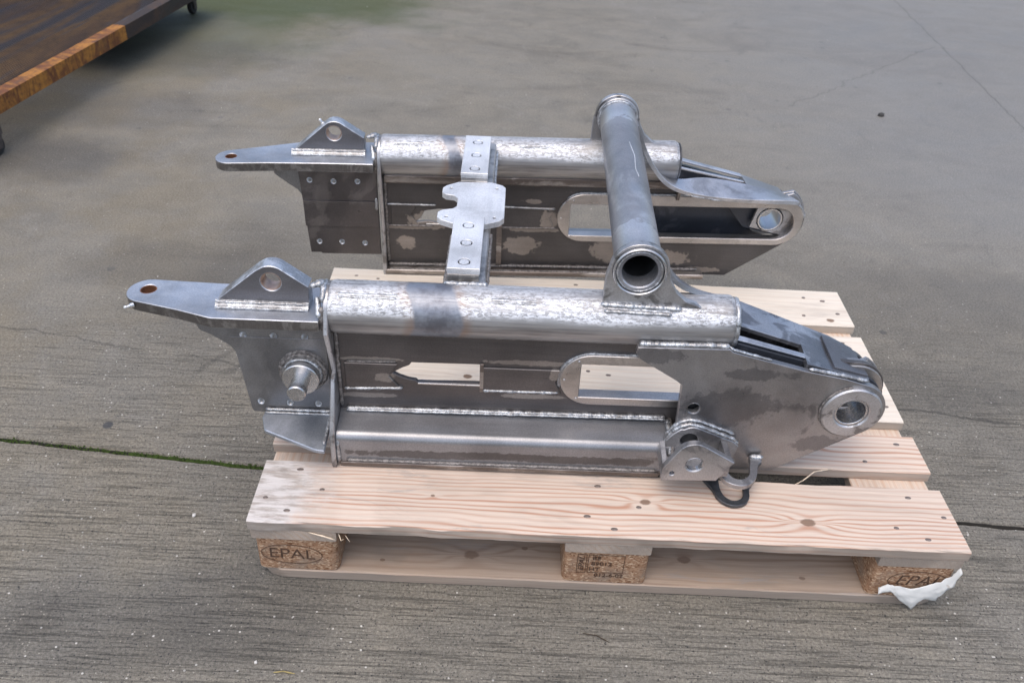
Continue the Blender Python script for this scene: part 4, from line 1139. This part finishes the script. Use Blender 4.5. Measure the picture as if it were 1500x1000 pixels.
        part('cavity_shade_sheet', box_mesh(0.786, 0.915, -0.0428, 0.0515, -0.095, -0.090), 'slot_shade', Mx, sp)  # dark sheet added so the slot cavity looks shaded
        X3 = [0.962, 0.99, 1.0215]
        part('wear_strip', ribbon_mesh([(x, -0.036, zy(x, -0.036) + 0.0042) for x in X3], [(x, 0.050 - max(0, (x - 0.98)) * 0.5, zy(x, 0.050) + 0.0038) for x in X3], 0.0035), 'lug', Mx)
        # formed strap rising behind the tube to the cross tube saddle
        Pf = smooth_line([(0.664, 0.012, 0.105), (0.676, 0.012, 0.080), (0.700, 0.012, 0.060), (0.735, 0.012, 0.048), (0.775, 0.012, 0.034)])
        Pb = smooth_line([(0.664, 0.055, 0.100), (0.676, 0.055, 0.072), (0.700, 0.055, 0.045), (0.735, 0.055, 0.025), (0.788, 0.06, 0.010)])
        part('formed_strap', ribbon_mesh(Pf, Pb, 0.009), 'strip', Mx)
        tubeend = part('tube_end_cap', plate_mesh(circle(0, 0, 0.041, 32), [], 0.7835, 0.788, 'x', 0.0015), 'ground_edge', Mx)
        weld([(0.786, 0.0405 * math.cos(math.radians(a)), 0.0405 * math.sin(math.radians(a))) for a in range(70, 235, 8)], Mx, tubeend, 0.0040)
    else:
        Pf = smooth_line([(0.672, -0.062, 0.105), (0.690, -0.066, 0.062), (0.713, -0.070, 0.022), (0.744, -0.072, -0.014), (0.783, -0.074, -0.0345), (0.846, -0.074, -0.048), (0.938, -0.072, -0.055), (1.037, -0.062, -0.060), (1.060, -0.05, -0.072)])
        Pb = smooth_line([(0.672, -0.012, 0.105), (0.690, -0.018, 0.055), (0.713, -0.026, 0.015), (0.744, -0.030, -0.020), (0.785, -0.026, -0.030), (0.848, -0.012, -0.032), (0.945, -0.010, -0.048), (1.040, -0.005, -0.074), (1.060, -0.005, -0.084)])
        part('formed_strap', ribbon_mesh(Pf, Pb, 0.009), 'strip', Mx)
        X2 = [0.942, 0.98, 1.01, 1.036]
        part('cover_plate', ribbon_mesh([(x, -0.012, -0.049 - (x - 0.942) * 0.27) for x in X2], [(x, 0.052, -0.052 - (x - 0.942) * 0.33) for x in X2], 0.009), 'strip', Mx)
        part('divider_bar', ribbon_mesh([(x, 0.010, -0.022 - (x - 0.80) * 0.21) for x in (0.785, 0.94)], [(x, 0.018, -0.022 - (x - 0.80) * 0.21) for x in (0.785, 0.94)], 0.004), 'strip', Mx)
        part('divider_bar', ribbon_mesh([(x, 0.034, -0.014 - (x - 0.80) * 0.25) for x in (0.785, 0.94)], [(x, 0.050, -0.014 - (x - 0.80) * 0.25) for x in (0.785, 0.94)], 0.004), 'strip', Mx)
        part('cavity_shade_sheet', box_mesh(0.786, 0.94, -0.002, 0.0425, -0.100, -0.095), 'slot_shade', Mx, sp)  # added sheet, darkens the far slots by colour in place of shade
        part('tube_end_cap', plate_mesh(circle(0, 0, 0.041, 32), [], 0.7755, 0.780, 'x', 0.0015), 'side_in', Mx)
        part('nose_plate', plate_mesh(circle(1.022, -0.131, 0.069, 18, -50, 60) + [(0.985, -0.095), (0.97, -0.16)], [circle(bc[0], bc[1], 0.031, 20)], -0.003, 0.006, 'y', 0.001), 'ground_edge', Mx)
        part('nose_plate', plate_mesh(circle(1.032, -0.140, 0.070, 18, -50, 60) + [(0.985, -0.10), (0.97, -0.16)], [circle(bc[0], bc[1], 0.031, 20)], 0.026, 0.035, 'y', 0.001), 'ground_edge', Mx)
        weld([(0.80, -0.071, -0.048), (0.86, -0.071, -0.058), (1.03, -0.050, -0.074)], Mx, wb, 0.0030)

M['tongue_dark'] = steel('shelf_plate_steel', (0.36, 0.39, 0.43), (0.44, 0.47, 0.52), 0.4, 8, rough=(0.34, 0.42), brush=(30, 30, 30), brush_amt=0.12)
side_arm(NM, False)
side_arm(FM, True)

# ---- clevis bracket on the near side plate
fr = [(0.683, -0.241), (0.683, -0.213), (0.702, -0.178), (0.708, -0.168)] + circle(0.731, -0.187, 0.030, 8, 138, 62) + [(0.801, -0.195), (0.7765, -0.2380)]
bk = part('clevis_bracket', plate_mesh(fr, [circle(0.7345, -0.2025, 0.0152, 26), circle(0.700, -0.2235, 0.0042, 14)], -0.133, -0.121, 'y', 0.0012), 'mach_dull', NM) if 'mach_dull' in M else None
if bk is None:
    M['mach_dull'] = steel('bracket_steel', (0.24, 0.24, 0.25), (0.44, 0.44, 0.45), 0.6, 14, brush=(60, 60, 60), brush_amt=0.12)
    bk = part('clevis_bracket', plate_mesh(fr, [circle(0.7345, -0.2025, 0.0152, 26), circle(0.700, -0.2235, 0.0042, 14)], -0.133, -0.121, 'y', 0.0012), 'mach_dull', NM)
part('bore_bush', lathe_mesh(tube_prof(0.0151, 0.0138, -0.1322, -0.1218, 0.0006), 'y', (0.7345, 0, -0.2025), 26), 'mach', NM, bk)
bb = [(0.690, -0.262), (0.694, -0.205), (0.706, -0.188), (0.717, -0.178)] + circle(0.738, -0.196, 0.0235, 8, 130, 62) + [(0.812, -0.202), (0.822, -0.212), (0.812, -0.262)]
part('rear_lug', plate_mesh(bb, [circle(0.7345, -0.2025, 0.0155, 22)], -0.073, -0.0555, 'y', 0.0012), 'mach_dull', NM, bk)
part('side_wall', plate_mesh([(-0.1208, -0.196), (-0.1208, -0.2385), (-0.0735, -0.2385), (-0.0735, -0.205), (-0.0735, -0.199)], [], 0.789, 0.799, 'x', 0.0008), 'mach_dull', NM, bk)
part('side_wall', plate_mesh([(-0.1208, -0.214), (-0.1208, -0.2405), (-0.0735, -0.2405), (-0.0735, -0.205)], [], 0.684, 0.693, 'x', 0.0008), 'mach_dull', NM, bk)
part('bore_shade_disc', lathe_mesh(disc_prof(0.0150, -0.066, -0.062, 0.0005), 'y', (0.7345, 0, -0.2025), 22), 'dark', NM, bk)  # dark disc added in the rear lug hole as painted depth shade
part('floor_plate', box_mesh(0.6935, 0.7885, -0.1208, -0.0735, -0.240, -0.233, 0.0008), 'mach_dull', NM, bk)
weld([(0.693, -0.0665, -0.215), (0.706, -0.0665, -0.186), (0.717, -0.0665, -0.176), (0.732, -0.0665, -0.1705), (0.750, -0.0665, -0.174), (0.812, -0.0665, -0.200), (0.822, -0.0665, -0.211)], NM, bk, 0.0045)
weld([(0.695, -0.0575, -0.205), (0.708, -0.0575, -0.183), (0.719, -0.0575, -0.173), (0.734, -0.0575, -0.1680), (0.752, -0.0575, -0.171), (0.815, -0.0575, -0.197)], NM, bk, 0.0040)

# ---- two lashing loops low on the near side plate (world coordinates)
IM = Matrix()
def loop(outer, inner, z0, z1, mat, rot=None):
    o = smooth_line([(a, b, 0) for a, b in outer], 4); i_ = smooth_line([(a, b, 0) for a, b in inner], 4)
    return plate_mesh([(v.x, v.y) for v in o] + [(v.x, v.y) for v in reversed(i_)], [], z0, z1, 'z', 0.0008)
l1o = [(0.873, 0.163), (0.872, 0.149), (0.863, 0.138), (0.856, 0.113), (0.843, 0.094), (0.826, 0.086), (0.808, 0.089), (0.796, 0.100), (0.789, 0.120), (0.780, 0.135), (0.776, 0.163)]
l1i = [(0.852, 0.163), (0.851, 0.148), (0.847, 0.132), (0.844, 0.117), (0.836, 0.106), (0.823, 0.101), (0.812, 0.106), (0.806, 0.118), (0.802, 0.135), (0.800, 0.163)]
lp1 = part('lashing_loop', loop(l1o, l1i, 0.180, 0.190, 'strip'), 'mach_dull', IM, label='grey steel loop, upper of the two below the bearing plate')
l2o = [(0.772, 0.140), (0.780, 0.124), (0.786, 0.112), (0.790, 0.096), (0.800, 0.082), (0.817, 0.0755), (0.836, 0.081), (0.847, 0.096), (0.851, 0.117), (0.857, 0.127), (0.866, 0.142)]
l2i = [(0.800, 0.140), (0.799, 0.124), (0.800, 0.110), (0.804, 0.098), (0.811, 0.091), (0.819, 0.088), (0.830, 0.092), (0.838, 0.103), (0.840, 0.118), (0.841, 0.127), (0.842, 0.140)]
lp2 = part('lashing_loop', loop(l2o, l2i, 0.1450, 0.1520, 'ringdark'), 'ringdark', IM, label='dark steel loop lying over the front board')
weld([(0.852, 0.158, 0.191), (0.876, 0.158, 0.191)], IM, lp1, 0.0055)
weld([(0.776, 0.158, 0.191), (0.800, 0.158, 0.191)], IM, lp1, 0.0055)

# ---- cross tube with saddle plates
CX0, CY0, CX1, CY1, CZ = 0.6165, 0.196, 0.6320, 0.856, 0.5355
cd = Vector((CX1 - CX0, CY1 - CY0, 0)).normalized()
CMX = Matrix((Vector((cd.y, -cd.x, 0)), cd, Vector((0, 0, 1)))).transposed().to_4x4(); CMX.translation = (CX0, CY0, CZ)
CL = math.hypot(CX1 - CX0, CY1 - CY0)
M['cross'] = steel('cross_pipe_steel', (0.27, 0.28, 0.305), (0.50, 0.51, 0.535), 0.32, 11, edge=0.10, stretch=(1, 0.6, 1), rough=(0.42, 0.36), metal=(0.6, 0.8), brush=(25, 25, 25), brush_amt=0.14,
    spots=[((0, 0.055, 0), (0.2, 0.045, 0.2), 1), ((0, CL - 0.055, 0), (0.2, 0.06, 0.2), 1)])
ct = part('cross_tube', lathe_mesh(tube_prof(0.0385, 0.0285, 0.0, CL, 0.002), 'y', (0, 0, 0), 64), 'cross', CMX)
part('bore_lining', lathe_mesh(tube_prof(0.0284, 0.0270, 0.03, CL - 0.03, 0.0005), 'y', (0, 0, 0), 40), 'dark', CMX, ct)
part('end_collar', lathe_mesh(tube_prof(0.0425, 0.0386, -0.004, 0.022, 0.0015), 'y', (0, 0, 0), 56), 'mach', CMX, ct)
part('end_collar', lathe_mesh(tube_prof(0.0440, 0.0386, CL - 0.030, CL + 0.002, 0.0015), 'y', (0, 0, 0), 56), 'saddle', CMX, ct)
weld([(0.0355 * math.cos(a), -0.0005, 0.0355 * math.sin(a)) for a in [k * math.pi / 20 for k in range(40)]], CMX, ct, 0.0018, closed=True)
weld([(0.0395 * math.cos(a), 0.024, 0.0395 * math.sin(a)) for a in [k * math.pi / 20 for k in range(40)]], CMX, ct, 0.0028, closed=True, mat='weld2')
weld([(0.0395 * math.cos(a), CL - 0.033, 0.0395 * math.sin(a)) for a in [k * math.pi / 20 for k in range(40)]], CMX, ct, 0.0028, closed=True)
part('scratch_line', weld_mesh([(0.014, 0.27, 0.0360), (0.010, 0.30, 0.0372), (0.0125, 0.36, 0.0365), (0.006, 0.42, 0.0382)], 0.0008, amp=0.1), 'alu', CMX, ct)
def saddle(s):
    cz = 0.0
    b = -0.062
    R = 0.0475
    right = [(R + 0.052, b + 0.004), (R + 0.034, b + 0.010), (R + 0.016, b + 0.026), (R + 0.004, b + 0.046)]
    left = [(-R - 0.004, -0.012), (-R - 0.005, b)]
    return [(R + 0.060, b)] + right + circle(0, 0, R, 20, 4, 176) + left
n_sd = part('saddle_plate', plate_mesh(saddle(1), [circle(0, 0, 0.0426, 48)], 0.002, 0.016, 'y', 0.001), 'saddle', CMX)
weld([(-0.055, 0.0, -0.0645), (0.076, 0.0, -0.0645)], CMX, n_sd, 0.0055)
weld([(-0.050, -0.009, -0.071), (0.060, -0.009, -0.071)], CMX, n_sd, 0.0040)
f_sd = part('saddle_plate', plate_mesh(saddle(1), [circle(0, 0, 0.0438, 48)], CL - 0.020, CL - 0.006, 'y', 0.001), 'saddle', CMX)
weld([(-0.055, CL - 0.022, -0.0625), (0.076, CL - 0.022, -0.0625)], CMX, f_sd, 0.005)

# ---- bracket bar across the two main tubes
tr = part('tie_beam', box_mesh(0.3085, 0.3740, 0.238, 0.812, 0.4330, 0.4725, 0.0025), 'foot_grey', IM) if 'foot_grey' in M else None
if tr is None:
    M['foot_grey'] = steel('tie_beam_steel', (0.28, 0.275, 0.27), (0.50, 0.49, 0.48), 0.55, 22, brush=(30, 30, 30), brush_amt=0.15)
    tr = part('tie_beam', box_mesh(0.3085, 0.3740, 0.238, 0.812, 0.4330, 0.4725, 0.0025), 'foot_grey', IM)
weld([(0.306, 0.233, 0.4740), (0.378, 0.233, 0.4745)], IM, tr, 0.0050)
weld([(0.3765, 0.245, 0.465), (0.3765, 0.42, 0.465)], IM, tr, 0.0030, mat='weld2')
weld([(0.3765, 0.58, 0.465), (0.3765, 0.79, 0.465)], IM, tr, 0.0030)
weld([(0.306, 0.25, 0.46), (0.306, 0.42, 0.46)], IM, tr, 0.0035, mat='weld2')
cp = [(0.307, 0.588), (0.284, 0.570), (0.278, 0.560), (0.278, 0.541), (0.285, 0.532), (0.302, 0.529), (0.3095, 0.518), (0.3095, 0.486), (0.303, 0.476), (0.284, 0.469), (0.2765, 0.460), (0.2765, 0.441), (0.284, 0.430), (0.3075, 0.418),
      (0.366, 0.421), (0.391, 0.435), (0.399, 0.448), (0.399, 0.571), (0.393, 0.581), (0.371, 0.592)]
cp = fillet(cp, 0.0035, 3)
cpp = part('bracket_plate', plate_mesh(cp, [circle(0.294, 0.559, 0.0036, 12), circle(0.382, 0.565, 0.0036, 12), circle(0.293, 0.443, 0.0036, 12), circle(0.381, 0.446, 0.0036, 12)], 0.4727, 0.4845, 'z', 0.0008), 'alu', IM)
for y0, y1, xa, xb in ((0.243, 0.423, 0.3095, 0.364), (0.602, 0.786, 0.3090, 0.3625)):
    part('spacer_strip', box_mesh(xa + 0.0005, xb - 0.0005, y0 + 0.002, min(y1, 0.790), 0.4727 if False else 0.4850, 0.4905, 0.0006), 'alu', IM, cpp)
    ys_ = (0.265, 0.328, 0.390) if y0 < 0.5 else (0.624, 0.688, 0.752)
    xc = (xa + xb) / 2
    fb = part('flat_bar', plate_mesh([(xa, y0), (xb, y0), (xb, y1), (xa, y1)], [circle(xc, y, 0.0106, 26) for y in ys_], 0.4907, 0.4975, 'z', 0.0008), 'alu', IM)
    for y in ys_:
        part('plug_disc', lathe_mesh(disc_prof(0.0081, 0.4912, 0.4972, 0.0008)[::1], 'z', (xc, y, 0), 26), 'alu', IM, fb)
        part('plug_gap', lathe_mesh(tube_prof(0.01055, 0.0082, 0.4908, 0.4935, 0.0002), 'z', (xc, y, 0), 26), 'dark', IM, fb)
for y0, y1 in ((0.2445, 0.417), (0.593, 0.785)):
    part('packing_strip', box_mesh(0.3100, 0.3625, y0, y1, 0.4728, 0.4848, 0.0006), 'foot_grey', IM, tr)
